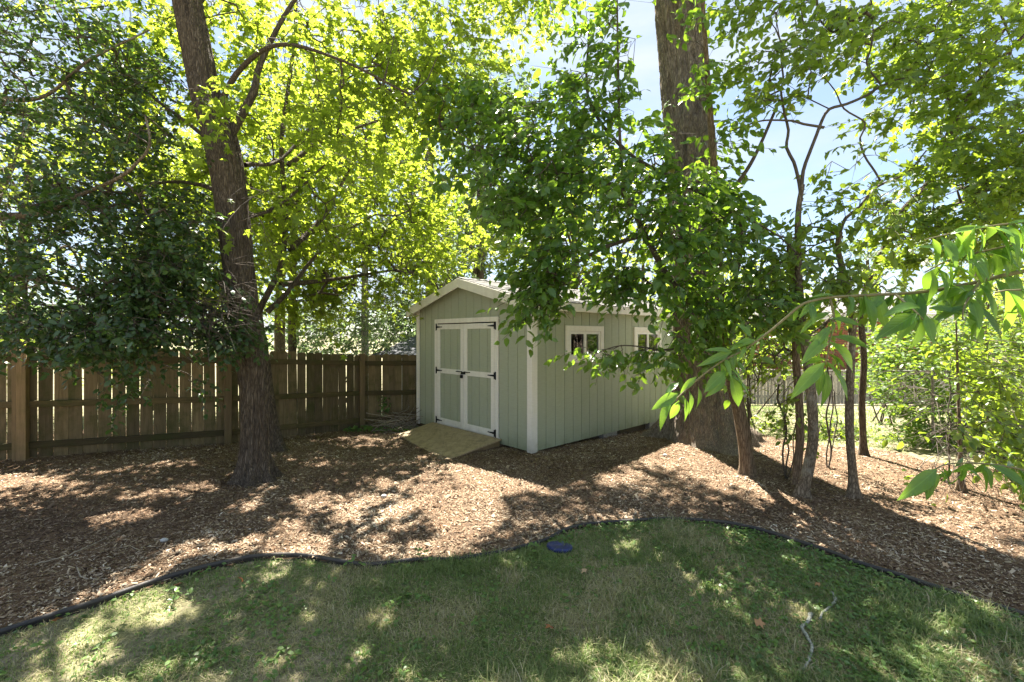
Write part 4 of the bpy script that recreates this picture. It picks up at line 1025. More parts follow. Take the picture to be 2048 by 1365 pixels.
# --- fruit tree with broad glossy leaves over the shed, on the leaning reddish stem
pr = thing('pear_tree', 'leaning slim fruit tree whose glossy dark leaves hang over the shed roof', 'tree')
d = 5.35
trk = limb_px([(1495, 965, d, .095), (1494, 930, d, .072), (1488, 880, d, .070), (1478, 820, d, .068), (1466, 770, d, .065), (1457, 720, d, .062), (1449, 660, d, .058), (1440, 600, d, .054), (1437, 520, d - .05, .048), (1432, 420, d - .1, .04), (1425, 300, d - .2, .034), (1415, 150, d - .3, .028), (1405, 0, d - .4, .02), (1400, -120, d - .5, .014)])
trunk_obj('trunk', trk, M['bark_red'], pr, 24, .05, .14, 3, lambda z, t: .03 * np.exp(-np.maximum(z, 0) / .1) * (1 + np.cos(4 * t)), 31)
limbs = [[(1449, 665, 5.3, .045), (1385, 610, 5.2, .04), (1340, 560, 5.1, .036), (1290, 470, 5.0, .03), (1255, 400, 4.9, .026), (1225, 370, 4.8, .02), (1150, 360, 4.7, .014)],
         [(1446, 640, 5.3, .04), (1480, 500, 5.2, .034), (1460, 420, 5.1, .028), (1340, 355, 5.0, .024), (1250, 300, 4.9, .02), (1178, 200, 4.9, .015), (1178, 60, 4.9, .01)],
         [(1455, 700, 5.3, .03), (1400, 690, 5.1, .015), (1330, 700, 5.0, .011), (1240, 692, 4.9, .007), (1160, 722, 4.9, .004)],
         [(1290, 470, 5.0, .026), (1200, 500, 4.8, .02), (1110, 560, 4.7, .014), (1060, 640, 4.6, .008)],
         [(1250, 400, 4.9, .02), (1240, 280, 4.8, .016), (1236, 120, 4.8, .012), (1234, -20, 4.8, .008)],
         [(1225, 370, 4.8, .018), (1100, 330, 4.9, .014), (980, 310, 5.0, .01), (900, 280, 5.1, .006)],
         [(1432, 420, 5.2, .03), (1500, 330, 5.0, .02), (1560, 200, 4.9, .014)]]
LN_ = smooth_line(trk, .25)[:, :3].tolist()
for l in limbs:
    q = limb_px(l); trunk_obj('limb', q, M['twig'], pr, 8, .06, .06, 3); LN_ += smooth_line(q, .15)[:, :3].tolist()
Pp = np.concatenate([zone_px(1230, 410, 250, 92, 4.4, 5.6, 235), zone_px(1080, 340, 180, 90, 4.5, 5.7, 140), zone_px(1120, 220, 150, 80, 4.6, 5.6, 75), zone_px(1236, 120, 40, 160, 4.6, 5.2, 42), zone_px(1178, 120, 26, 130, 4.7, 5.2, 30), zone_px(1092, 585, 44, 62, 4.45, 4.75, 40), zone_px(1110, 515, 66, 55, 4.4, 5.0, 46),
                     zone_px(1410, 505, 120, 75, 4.4, 5.4, 72), zone_px(1410, 590, 80, 40, 4.7, 5.3, 44), zone_px(1180, 550, 120, 22, 4.7, 5.3, 48), zone_px(1300, 562, 90, 30, 4.7, 5.3, 46), zone_px(1390, 430, 90, 80, 4.6, 5.3, 40), zone_px(1385, 660, 50, 40, 4.8, 5.2, 22), zone_px(1215, 700, 50, 12, 4.8, 5.1, 12), zone_px(1340, 705, 100, 14, 4.8, 5.2, 24), zone_px(1470, 610, 75, 60, 4.5, 5.1, 38), zone_px(1320, 350, 70, 110, 4.6, 5.4, 60), zone_px(1430, 350, 40, 120, 4.6, 5.4, 30), zone_px(1200, 320, 130, 80, 4.5, 5.5, 70), zone_px(1020, 260, 120, 70, 4.6, 5.6, 50), zone_px(950, 210, 100, 60, 4.8, 5.8, 50), zone_px(1400, 110, 34, 110, 4.7, 5.2, 20), zone_px(1540, 620, 60, 60, 4.4, 5.2, 40),
                     zone_xyz((1.0, 5.8, 6.9), (1.9, 1.4, .9), 80)])  # unseen overhead clump, added so its shade falls on the middle ground
ls = sprays(Pp, (1.9, 5.2, 3.2), 11, .36, .30, .100, 'ovate', hang=.32, flat=.65, strength=.75, size_var=.38)
finish_tree(pr, [ls], 'ovate', 'pear', LN_, Pp, n_parts=300)

# --- clump of thin-stemmed trees on the right, sky between their branches
def thin_tree(name, label, trunk_px, limb_list, zones, bark, kind='side', n_parts=0, tpl='ovate', size=.085, nl=11, center=(4.5, 4.7, 4), seed=1, sides=20, strength=.975, length=.36, thick=.0019):
    t = thing(name, label, 'tree'); q = [(a, b, c, r * .86) for a, b, c, r in limb_px(trunk_px)]
    trunk_obj('trunk', q, M[bark], t, sides, .05, .10, 3, lambda z, a: .025 * np.exp(-np.maximum(z, 0) / .08) * (1 + np.cos(3 * a + seed)), seed)
    nodes = smooth_line(q, .25)[:, :3].tolist()
    for l in limb_list:
        q2 = [(a + R.normal(0, .018), b, c + R.normal(0, .018), r * .68) for a, b, c, r in smooth_line(limb_px(l), .16)]; trunk_obj('limb', q2, M['twig'], t, 8, .06, .06, 3, None, seed + 1); nodes += smooth_line(q2, .15)[:, :3].tolist()
    P_ = np.concatenate(zones)
    ls = sprays(P_, center, nl, length, .3, size, tpl, hang=.35, flat=.65, strength=strength, size_var=.35); finish_tree(t, [ls], tpl, kind, nodes, P_, n_parts, thick=thick)
    return t
thin_tree('cherry_tree', 'pale smooth trunk with a curved base, nearest of the thin trees beside the huge trunk',
          [(1604, 1000, 4.65, .085), (1606, 975, 4.65, .066), (1617, 935, 4.65, .062), (1626, 880, 4.66, .058), (1625, 820, 4.66, .056), (1619, 760, 4.67, .052), (1612, 700, 4.7, .048), (1600, 600, 4.7, .042), (1596, 500, 4.7, .034), (1597, 420, 4.7, .03), (1605, 370, 4.7, .026)],
          [[(1603, 380, 4.7, .026), (1622, 310, 4.7, .024), (1643, 240, 4.7, .023), (1656, 220, 4.7, .022), (1690, 206, 4.7, .021), (1735, 190, 4.7, .02), (1757, 172, 4.7, .018), (1800, 160, 4.7, .014), (1900, 155, 4.7, .01)],
           [(1643, 248, 4.7, .02), (1580, 245, 4.7, .016), (1530, 245, 4.75, .013), (1460, 265, 4.8, .008)],
           [(1600, 400, 4.7, .025), (1588, 330, 4.72, .022), (1575, 260, 4.75, .02), (1568, 180, 4.8, .016), (1560, 60, 4.9, .01)],
           [(1757, 172, 4.7, .014), (1740, 130, 4.7, .011), (1750, 40, 4.7, .007)],
           [(1600, 480, 4.7, .02), (1560, 470, 4.5, .014), (1500, 440, 4.4, .009)]],
          [zone_px(1570, 150, 80, 70, 4.4, 5.2, 50), zone_px(1650, 60, 100, 70, 4.4, 5.2, 52), zone_px(1600, 440, 70, 40, 4.3, 4.9, 16), zone_px(1540, 500, 90, 50, 4.3, 5.0, 28), zone_px(1760, 50, 80, 50, 4.5, 5.2, 22), zone_px(1800, 150, 60, 40, 4.5, 5, 16), zone_px(1500, 20, 70, 40, 4.5, 5.2, 22), zone_px(1580, 580, 100, 45, 4.3, 5.0, 32), zone_xyz((3.2, 5.4, 6.6), (1.6, 1.4, .8), 80)],
          'bark_thin', n_parts=280, seed=41, size=.092)
thin_tree('slim_tree', 'slim upright trunk alone on the mulch, right of the curved pale trunk',
          [(1706, 1000, 4.62, .07), (1706, 975, 4.62, .050), (1705, 940, 4.62, .044), (1700, 880, 4.62, .042), (1699, 800, 4.63, .044), (1702, 720, 4.65, .04), (1704, 640, 4.66, .038), (1690, 560, 4.68, .034), (1676, 500, 4.7, .03), (1680, 465, 4.7, .028)],
          [[(1678, 480, 4.7, .026), (1695, 440, 4.7, .025), (1720, 412, 4.7, .024), (1755, 375, 4.7, .02), (1800, 345, 4.7, .015), (1860, 300, 4.7, .01)],
           [(1680, 470, 4.7, .02), (1640, 460, 4.7, .015), (1590, 455, 4.7, .01)],
           [(1760, 370, 4.7, .016), (1738, 310, 4.7, .014), (1722, 250, 4.7, .013), (1690, 210, 4.7, .012), (1650, 150, 4.7, .007)]],
          [zone_px(1700, 330, 60, 60, 4.4, 5.0, 12), zone_px(1770, 410, 60, 50, 4.3, 4.9, 24), zone_px(1680, 430, 50, 40, 4.4, 5, 12), zone_px(1650, 520, 90, 50, 4.4, 5.0, 40), zone_px(1720, 560, 90, 50, 4.2, 4.9, 42)],
          'bark_thin', n_parts=60, seed=47)
thin_tree('right_maple', 'dark slender trunk by the chain link fence carrying yellow-green leaves at right',
          [(1726, 935, 6.2, .065), (1726, 880, 6.2, .048), (1724, 800, 6.2, .046), (1728, 720, 6.15, .044), (1722, 620, 6.05, .042), (1742, 550, 5.9, .04), (1768, 500, 5.8, .044), (1800, 430, 5.7, .042), (1850, 375, 5.6, .038), (1885, 310, 5.5, .036), (1910, 240, 5.4, .034), (1945, 180, 5.3, .03), (1990, 130, 5.2, .026), (2060, 60, 5.1, .02)],
          [[(1880, 320, 5.5, .026), (1890, 260, 5.4, .022), (1900, 200, 5.3, .016), (1920, 120, 5.2, .01)],
           [(1850, 375, 5.6, .025), (1920, 350, 5.5, .02), (2000, 330, 5.4, .014)],
           [(1900, 260, 5.4, .024), (1980, 255, 5.2, .018), (2060, 256, 5.1, .012)],
           [(1990, 130, 5.2, .02), (1900, 60, 5.2, .016), (1800, 90, 5.2, .01)]],
          [zone_px(1910, 90, 140, 110, 4.6, 6.0, 130), zone_px(1960, 260, 120, 110, 4.6, 5.8, 125), zone_px(1910, 390, 130, 80, 4.6, 5.8, 100), zone_px(2020, 400, 70, 130, 4.4, 5.6, 90), zone_px(1840, 470, 80, 60, 4.8, 5.8, 45), zone_px(1800, 220, 50, 50, 4.8, 5.6, 12), zone_xyz((7.0, 6.4, 6.6), (2.0, 1.6, 1.0), 75)],
          'bark_maple', kind='side', n_parts=200, tpl='maple', size=.10, nl=12, center=(6.3, 6, 4), seed=53, length=.5)
thin_tree('ivy_clad_tree', 'dark rough trunk wrapped in bits of ivy, just left of the curved pale trunk',
          [(1592, 968, 5.0, .065), (1594, 940, 5.0, .052), (1600, 880, 5.0, .048), (1598, 800, 5.0, .046), (1592, 720, 5.0, .044), (1590, 640, 5.0, .042), (1585, 560, 5.05, .045), (1578, 480, 5.1, .034)],
          [[(1590, 660, 5.0, .03), (1560, 600, 5.2, .02), (1520, 560, 5.3, .012)], [(1592, 700, 5.0, .025), (1640, 650, 5.2, .016), (1690, 620, 5.4, .009)]],
          [zone_px(1560, 670, 90, 70, 5.0, 5.9, 85), zone_px(1640, 660, 80, 60, 5.1, 5.9, 60), zone_px(1550, 740, 70, 50, 5.2, 6.0, 36), zone_px(1604, 800, 22, 90, 4.92, 5.1, 14)],
          'bark_red', n_parts=60, tpl='ovate', size=.07, seed=59)
thin_tree('young_tree', 'young bushy tree with small dark leaves at the right edge of the mulch',
          [(1922, 985, 4.8, .03), (1920, 900, 4.8, .02), (1917, 800, 4.8, .016), (1914, 700, 4.8, .012), (1912, 640, 4.8, .006)],
          [[(1900, 975, 4.9, .014), (1898, 880, 4.9, .01), (1894, 760, 4.9, .006)], [(1920, 880, 4.8, .012), (1970, 850, 4.6, .008), (2030, 840, 4.4, .005)]],
          [zone_px(1930, 770, 130, 100, 4.5, 5.6, 190), zone_px(1970, 885, 100, 60, 4.1, 4.9, 120), zone_px(1900, 930, 60, 30, 4.4, 4.9, 24), zone_px(2020, 700, 60, 100, 4.3, 5.2, 60)],
          'bark_red', kind='side', n_parts=180, tpl='ovate', size=.078, nl=10, center=(4.6, 4.8, 1), seed=67, sides=12, thick=.0008)

# --- saplings between the trunks
for k, (px, py, top, dd, lab) in enumerate([(1573, 955, 770, 5.2, 'bare twiggy sapling between the huge trunk and the dark rough trunk'), (1500, 905, 690, 6.3, 'thin leaning sapling close behind the huge trunk'), (1655, 940, 720, 5.6, 'thin straight sapling between the pale trunk and the lone slim trunk')]):
    t = thing('sapling', lab, 'sapling', 'thin saplings among the tree trunks')
    base = at(px, py, dd)
    for j in range(3):
        pts = [base + [0, 0, -.05]]; x = base.copy()
        for i in range(6): x = x + [R.normal(0, .025) + .01 * (j - 1), R.normal(0, .02), (py - top) / F * dd / 6 * (1 - .15 * j)]; pts.append(x.copy())
        MB().tube(smooth_line(pts, .06), .011 - .002 * j, 5).build('stem', M['twig'], t, smooth=True)
    P_ = np.concatenate([zone_px(px, (py * .35 + top * .65), 26, (py - top) * .35, dd - .15, dd + .15, 10)])
    ls = sprays(P_, base, 6, .2, .2, .055, 'mid', hang=.4, strength=.3); finish_tree(t, [ls], 'mid', 'shrub', pts, P_, 0)

print('near trees', round(time.time() - T0, 1))

# --- shrubs
def shrub(name, label, zones, kind, size, nl, base, tpl='mid', cat='shrub', group=None, length=.3, strength=.3):
    t = thing(name, label, cat, group); P_ = np.concatenate(zones); c = P_.mean(0); b = np.array(base)
    nodes = []
    for k in range(6):
        e = P_[R.integers(len(P_))]; q = smooth_line([b + R.normal(0, .08, 3) * [1, 1, 0], (b + e) / 2 + R.normal(0, .1, 3), e], .12); MB().tube(q, np.linspace(.016, .005, len(q)), 5).build('stem', M['twig'], t, smooth=True); nodes += q.tolist()
    ls = sprays(P_, c - [0, 0, .4], nl, length, .1, size, tpl, hang=.2, flat=.6, strength=strength); finish_tree(t, [ls], tpl, kind, nodes, P_, 0, thick=.0008)
def gz(px, d): x = (px - CX) / F * d; return np.array([x, d, float(g(x, d))])
shrub('sunlit_shrub', 'sunlit yellow-green shrub behind the chain link fence at the right', [zone_px(1850, 750, 120, 80, 6.9, 8.6, 330), zone_px(1970, 730, 120, 130, 6.6, 8.6, 360), zone_px(1820, 690, 70, 60, 7.6, 8.6, 110), zone_px(1900, 840, 110, 50, 6.6, 7.4, 150), zone_px(2010, 800, 70, 90, 6.0, 7.0, 160)], 'shrub', .075, 12, gz(1890, 7.5))
shrub('round_shrub', 'bright leafy shrub in front of the brick house', [zone_px(1775, 680, 60, 50, 9, 10, 90), zone_px(1770, 740, 60, 50, 8.8, 9.8, 70)], 'shrub', .085, 11, gz(1770, 9.3))
shrub('low_shrub', 'low leafy shrub at the foot of the chain link fence between the thin trunks', [zone_px(1660, 868, 60, 22, 7.4, 8.0, 60), zone_px(1740, 885, 60, 16, 7.2, 7.8, 40), zone_px(1540, 850, 40, 14, 7.8, 8.2, 26)], 'side', .07, 9, gz(1660, 7.7), length=.2)
shrub('blue_green_shrub', 'pale blue-green small-leaved shrub behind the back fence', [zone_px(670, 655, 85, 60, 11.2, 13, 300), zone_px(760, 640, 60, 60, 12.2, 13.6, 120)], 'blue', .085, 13, gz(680, 12.2))
shrub('brambles', 'tangled dark bushes under the trees behind the little shingled roof', [zone_px(800, 620, 60, 60, 14.5, 17, 200), zone_px(870, 600, 60, 60, 15, 18, 150)], 'holly', .11, 12, gz(820, 15.5))
shrub('laurel_hedge', 'shaded leafy bush behind the great trunk and shed end', [zone_px(1480, 690, 90, 60, 8.5, 10, 140), zone_px(1560, 690, 70, 50, 8.6, 9.8, 90)], 'side', .085, 11, gz(1500, 9.2))

# --- trees beyond the fences
BARKS = ['bark_maple', 'bark_thin', 'bark_pale']
def far_tree(label, px, dd, hgt, rad, kind, n, base_frac=.3, bark='bark_maple', tr=.16, lsz=.17, lean=0):
    t = thing('background_tree', label, 'tree', 'trees beyond the fences'); b = gz(px, dd)
    trk = [(b[0], b[1], b[2] - .2, tr * 1.5), (b[0], b[1], b[2] + .4, tr), (b[0] + lean * .3, b[1], b[2] + hgt * .35, tr * .85), (b[0] + lean, b[1] + .2, b[2] + hgt * .7, tr * .5), (b[0] + lean, b[1] + .2, b[2] + hgt * .95, tr * .12)]
    trunk_obj('trunk', trk, M[bark], t, 14, .3, .06, 3, None, int(px)); nodes = smooth_line(trk, .5)[2:, :3].tolist()
    zones = []
    for k in range(9):
        a = R.uniform(0, 6.28); rr = rad * R.uniform(.25, .75); zc = b[2] + hgt * R.uniform(base_frac + .08, .9); f = 1 - .5 * max(0, (zc - b[2]) / hgt - .55) / .45
        c_ = np.array([b[0] + lean + math.cos(a) * rr * f, b[1] + math.sin(a) * rr * f, zc]); zones.append(zone_xyz(c_, (rad * .55 * f, rad * .55 * f, hgt * .13), n // 9, .3))
        q = [(*nodes[min(len(nodes) - 1, int(len(nodes) * .5 * (zc - b[2]) / hgt + 1))], tr * .35), (*((c_ + np.array(nodes[len(nodes) // 2])) / 2), tr * .25), (*c_, tr * .08)]
        trunk_obj('limb', q, M[bark], t, 6, .4, .04, 2); nodes += [list(r[:3]) for r in q[1:]]
    P_ = np.concatenate(zones)
    ls = sprays(P_, b + [0, 0, hgt * .5], 11, .8, .2, lsz, 'small', hang=.3, flat=.7, strength=.5)
    finish_tree(t, [ls], 'small', kind, nodes, P_, 0)
far_tree('broad yellow-green tree beyond the fence, behind the leaning maple', 560, 14.5, 9.5, 3.4, 'maple', 900, .22, 'bark_maple', .17)
far_tree('dark-trunked leafy tree behind the back fence, right of the leaning maple', 585, 11.6, 9.0, 2.2, 'maple', 380, .4, 'bark_maple', .11)
far_tree('tall pale-trunked tree behind the back fence near the shed', 730, 13.5, 10.5, 3.2, 'maple', 800, .33, 'bark_pale', .12)
far_tree('leafy tree beyond the far left stretch of fence', 300, 12.5, 9.0, 3.4, 'maple', 700, .15)
far_tree('green tree beyond the fence at the left edge', 40, 11.5, 8.5, 3.2, 'far', 600, .12)
far_tree('tall hazy tree behind the shed roof ridge', 960, 22, 17, 4.6, 'blue', 1000, .12, 'bark_maple', .25, .26)
far_tree('tall thin-crowned tree far behind the shed doors', 860, 19, 15.5, 3.8, 'blue', 650, .25, 'bark_thin', .2, .24)
far_tree('rounded yellow-green tree behind the shed window wall', 1150, 15.5, 8.6, 3.4, 'maple', 700, .15, 'bark_maple', .16, .19)
far_tree('sunny tree between the shed and the great trunk', 1290, 14, 5.6, 2.4, 'maple', 420, .15, 'bark_maple', .12, .17)
far_tree('low green tree beside the brick house roof', 1500, 30, 7.5, 4.0, 'far', 500, .1, 'bark_maple', .2, .3)
far_tree('pale distant tree behind the brick house', 1740, 38, 10.5, 5.0, 'blue', 600, .1, 'bark_maple', .25, .36)
far_tree('distant leafy tree right of the brick house', 1960, 30, 10.0, 5.0, 'far', 700, .1, 'bark_maple', .25, .3)
far_tree('green tree at the right edge beyond the sunlit shrub', 2090, 20, 7.5, 3.8, 'far', 500, .1, 'bark_maple', .2, .22)

# far wood that closes the view at the horizon
P_ = np.concatenate([zone_xyz((xx, 60 + R.uniform(-4, 4), 2.2), (5.5, 3, 4.2 + R.uniform(-.8, 1.5)), 420) for xx in np.arange(-80, 85, 8)])
ls = sprays(P_, (0, 60, 0), 4, 1.5, .1, .62, 'small', keep_sun=False, flat=.9)
V, faces, tt_ = leaf_arrays('small', ls[0], ls[1], ls[2], ls[3], ls[4])
link('distant_woods', new_mesh('distant_woods', V, faces, tt_), LM('blue'), kind='stuff')

print('far trees', round(time.time() - T0, 1))

# ================================================================== CLOSE LAUREL BRANCH reaching in from the right
la = thing('laurel_branch', 'close glossy long-leaved branch reaching in from the right edge', 'branch')
DL = 1.62
main = [at(*q) for q in ((1349, 802, 1.66), (1392, 762, 1.66), (1441, 725, 1.66), (1490, 699, 1.65), (1542, 661, 1.64), (1595, 616, 1.62), (1608, 607, 1.62), (1655, 596, 1.61), (1711, 592, 1.60), (1824, 586, 1.57), (1920, 572, 1.54), (2060, 540, 1.5), (2300, 500, 1.45))]
lm = smooth_line(main, .02); MB().tube(lm, np.linspace(.0026, .0085, len(lm)), 7).build('stem', M['stem'], la, smooth=True)
for pts in ([(1660, 597, 1.61), (1668, 635, 1.60), (1660, 684, 1.58), (1651, 730, 1.57)], [(1790, 588, 1.58), (1815, 610, 1.52), (1836, 628, 1.48), (1846, 640, 1.46)], [(1452, 716, 1.66), (1458, 735, 1.64), (1460, 752, 1.63)], [(1960, 562, 1.53), (1930, 610, 1.45), (1925, 640, 1.42)],
            [(2080, 480, 1.5), (1980, 500, 1.5), (1900, 520, 1.5), (1850, 545, 1.5)], [(2100, 440, 1.45), (2000, 450, 1.45), (1900, 468, 1.48), (1850, 480, 1.5)], [(2090, 950, 1.75), (1990, 930, 1.75), (1900, 928, 1.76), (1858, 946, 1.76)], [(2120, 600, 1.3), (2040, 580, 1.3), (1990, 585, 1.32)]):
    q = smooth_line([at(*r) for r in pts], .02); MB().tube(q, np.linspace(.0042, .0022, len(q)), 6).build('stem', M['stem'], la, smooth=True)
LONG = ['long', 'long_straight', 'long_curled', 'long_slim', 'long_broad']
long_me = []
for k in LONG:
    me = new_mesh('leaf', LT[k][0], LT[k][1], smooth=True); me.materials.append(LM('laurel', True)); long_me.append(me)
def put_leaf(b, tip, k=None, wid=1.0, face=None):
    D_ = tip - b; s = np.linalg.norm(D_); D_ = D_ / s
    N_ = np.array([R.normal(0, .35), -.75 + R.normal(0, .25), .75 + R.normal(0, .2)]) if face is None else face
    N_ = N_ - D_ * np.dot(N_, D_); N_ /= np.linalg.norm(N_); B_ = np.cross(N_, D_)
    o = bpy.data.objects.new('leaf', long_me[R.integers(5) if k is None else k]); col.objects.link(o); o.parent = la
    s *= 1.07
    o.matrix_local = Matrix([[D_[r] * s, B_[r] * s * wid, N_[r] * s, b[r]] for r in range(3)] + [[0, 0, 0, 1]])
Z3 = lambda x, y: (1230 + x / 4.55, 640 + y / 4.55); R3 = lambda x, y: (1280 + x / 2.667, 560 + y / 2.667)
ex = [(Z3, *q, 1.65) for q in ((570, 672, 375, 790), (520, 722, 368, 930), (582, 735, 505, 912), (618, 690, 700, 918), (672, 645, 738, 850), (752, 605, 815, 822), (742, 520, 586, 655), (582, 572, 450, 660), (1010, 525, 858, 692), (1010, 463, 826, 628), (1052, 512, 1168, 800), (1052, 500, 1250, 662), (1040, 440, 1262, 572), (1062, 292, 815, 385), (1060, 300, 900, 225), (1180, 215, 1030, 215), (1240, 160, 1150, 30), (1100, 380, 1200, 470))]
ex += [(R3, *q, 1.57) for q in ((985, 442, 820, 600), (975, 472, 945, 615), (992, 482, 1018, 682), (1000, 442, 1142, 622), (1012, 332, 1185, 470), (1006, 390, 1132, 490), (1005, 300, 868, 430), (1016, 250, 932, 335), (1010, 210, 1080, 330))]
ex += [(R3, *q, 1.47) for q in ((1475, 180, 1282, 292), (1470, 190, 1385, 312), (1492, 190, 1502, 362), (1540, 195, 1684, 332), (1540, 152, 1730, 165), (1522, 190, 1572, 322), (1500, 150, 1350, 120))]
ex += [(R3, *q, 1.75) for q in ((1580, 1010, 1440, 1150), (1560, 1030, 1510, 1180), (1545, 1030, 1545, 1180), (1570, 1015, 1610, 1120), (1590, 1010, 1675, 1080))]
for f_, x0_, y0_, x1_, y1_, dd in ex:
    a = f_(x0_, y0_); b = f_(x1_, y1_); dz = R.normal(0, .015); put_leaf(at(*a, dd), at(*b, dd - .02 + dz), wid=1.12)
def run(pts, n, ln, dep=None):
    q = smooth_line([at(*r) for r in pts], .02)
    for i in range(n):
        k = min(len(q) - 2, int((i + R.uniform(0, .8)) / n * (len(q) - 1))); b = q[k]; tg = nrm(q[k + 1] - q[k]); sd = np.array([-tg[2], R.normal(0, .7), tg[0]]) * (1 if i % 2 else -1)
        v = nrm(-tg * .3 + sd * .6 + np.array([0, -.15, -.75]) + R.normal(0, .25, 3)); put_leaf(b, b + v * ln * R.uniform(.62, 1.25))
run([(1700, 592, 1.6), (1824, 586, 1.57), (1920, 572, 1.54), (2060, 540, 1.5)], 34, .115)
run([(1595, 616, 1.62), (1655, 596, 1.61), (1711, 592, 1.6)], 8, .075)
run([(1441, 725, 1.66), (1542, 661, 1.64)], 10, .075); run([(1660, 600, 1.61), (1664, 684, 1.58), (1651, 730, 1.57)], 9, .10); run([(1790, 588, 1.58), (1815, 610, 1.52), (1846, 640, 1.46)], 9, .10)
run([(2080, 480, 1.5), (1980, 500, 1.5), (1850, 545, 1.5)], 28, .11); run([(2100, 440, 1.45), (2000, 450, 1.45), (1850, 480, 1.5)], 24, .105)
run([(2120, 600, 1.3), (2040, 580, 1.3), (1990, 585, 1.32)], 14, .12); run([(2090, 950, 1.75), (1990, 930, 1.75), (1875, 938, 1.76)], 26, .10); run([(1960, 562, 1.53), (1925, 640, 1.42)], 12, .11)

# ================================================================== SMALL THINGS
# plastic lawn edging with a rounded top
ed = []
Q = EDGE; T_v, _, _ = frames(np.c_[Q[:, :2], 0 * Q[:, 0]]); sd = np.stack([-T_v[:, 1], T_v[:, 0], 0 * T_v[:, 0]], 1)
prof = [(-.006, -.06), (-.006, .020), (-.011, .024), (-.012, .034), (-.007, .042), (.003, .044), (.010, .038), (.011, .028), (.006, .022), (.006, -.06)]
wob = (fbm(np.arange(len(Q)) * .09, 0 * Q[:, 0], 0, 77, 3) - .5)
V = np.stack([Q + sd * (a + b * (.35 * wob[:, None] + .15)) + Z * (b + .018 * wob[:, None]) for a, b in prof], 1); n = len(prof)
i = np.arange(len(Q) - 1)[:, None] * n; j = np.arange(n)[None]; k = (j + 1) % n
Fq = np.stack([i + j, i + k, i + n + k, i + n + j], -1).reshape(-1, 4)
tag(link('lawn_edging', new_mesh('lawn_edging', V.reshape(-1, 3), [Fq, np.arange(n)[None]], smooth=True), M['edging']), 'long black plastic edging strip winding between mulch and grass', 'edging')

# blue disc by the edging
c0 = gat(1119, 1101); mb = MB(); prof = [(.0, .012), (.055, .012), (.060, .016), (.075, .014), (.088, .020), (.097, .016), (.100, .004), (.096, -.012), (0, -.012)]
ns_ = 32; th = np.linspace(0, 2 * np.pi, ns_, endpoint=False)
V = np.array([[r * np.cos(t), r * np.sin(t), z] for r, z in prof for t in th]); Fq = [(a * ns_ + b, a * ns_ + (b + 1) % ns_, (a + 1) * ns_ + (b + 1) % ns_, (a + 1) * ns_ + b) for a in range(len(prof) - 1) for b in range(ns_)]
o = link('plastic_disc', new_mesh('plastic_disc', V, np.array(Fq)[:, ::-1], smooth=True), M['disc']); o.location = c0 + [0, 0, .022]; o.rotation_euler = (-.12, .06, 0)
tag(o, 'dark blue round plastic disc lying in the grass against the edging', 'disc')

# sticks in the grass
for pts, lab, r_ in (([(1664, 1192), (1670, 1208), (1658, 1222), (1645, 1232), (1640, 1245)], 'short crooked grey stick lying in the grass, upper of two', .009),
                     ([(1622, 1234), (1616, 1250), (1604, 1262), (1615, 1282), (1624, 1302), (1618, 1326), (1606, 1348)], 'longer crooked grey lichen-covered stick lying in the grass, lower of two', .010)):
    q = smooth_line([gat(*p_) + [0, 0, .02] for p_ in pts], .01); q += R.normal(0, .0012, q.shape)
    mb = MB().tube(q, np.linspace(r_, r_ * .6, len(q)) * R.uniform(.85, 1.15, len(q)), 8); kx = len(q) // 3; mb.tube([q[kx], q[kx] + [.03, .02, .02]], [.005, .002], 5)
    tag(mb.build('stick', M['greystick'], smooth=True), lab, 'stick', 'grey sticks in the grass')
for pts, lab in (([(70, 1140), (160, 1110), (240, 1070)], 'thin dark twig lying on the mulch at the left'), ([(155, 1145), (165, 1165), (215, 1168)], 'small curved twig on the mulch near the edging at the left')):
    q = smooth_line([gat(*p_) + [0, 0, .035] for p_ in pts], .03); q[:, 2] += R.normal(0, .004, len(q))
    tag(MB().tube(q, np.linspace(.005, .002, len(q)), 5).build('twig', M['deadwood'], smooth=True), lab, 'twig', 'loose twigs on the mulch')

# brush pile beside the shed
bp = thing('brush_pile', 'heap of dry brown sticks piled between the fence and the shed', 'brush pile')
c0 = np.array([(800 - CX) / F * 8.5, 8.5, float(g(-2.1, 8.5))])
for k in range(95):
    a = R.normal(.3, .55) + (math.pi if R.random() < .3 else 0); ln = R.uniform(.35, 1.0); el = R.normal(.12, .22) + (.6 if k < 7 else 0)
    v = np.array([math.cos(a) * math.cos(el), math.sin(a) * math.cos(el) * .6, math.sin(el)]) * ln
    rr = abs(R.normal(0, .22)); th = R.uniform(0, 6.28); p0 = c0 + [rr * math.cos(th) * 1.1, rr * math.sin(th) * .8, R.uniform(.02, .42) * max(.1, 1 - rr / .6)]
    q = smooth_line([p0 - v * .5, p0 + R.normal(0, .03, 3), p0 + v * .3 + R.normal(0, .03, 3), p0 + v * .5], .09); q[:, 2] = np.maximum(q[:, 2], float(g(c0[0], c0[1])) + .03)
    r0 = R.uniform(.004, .011); MB().tube(q, np.linspace(r0, r0 * .45, len(q)), 5).build('stick', M['deadwood'] if k % 3 else M['bark_red'], bp, smooth=True)

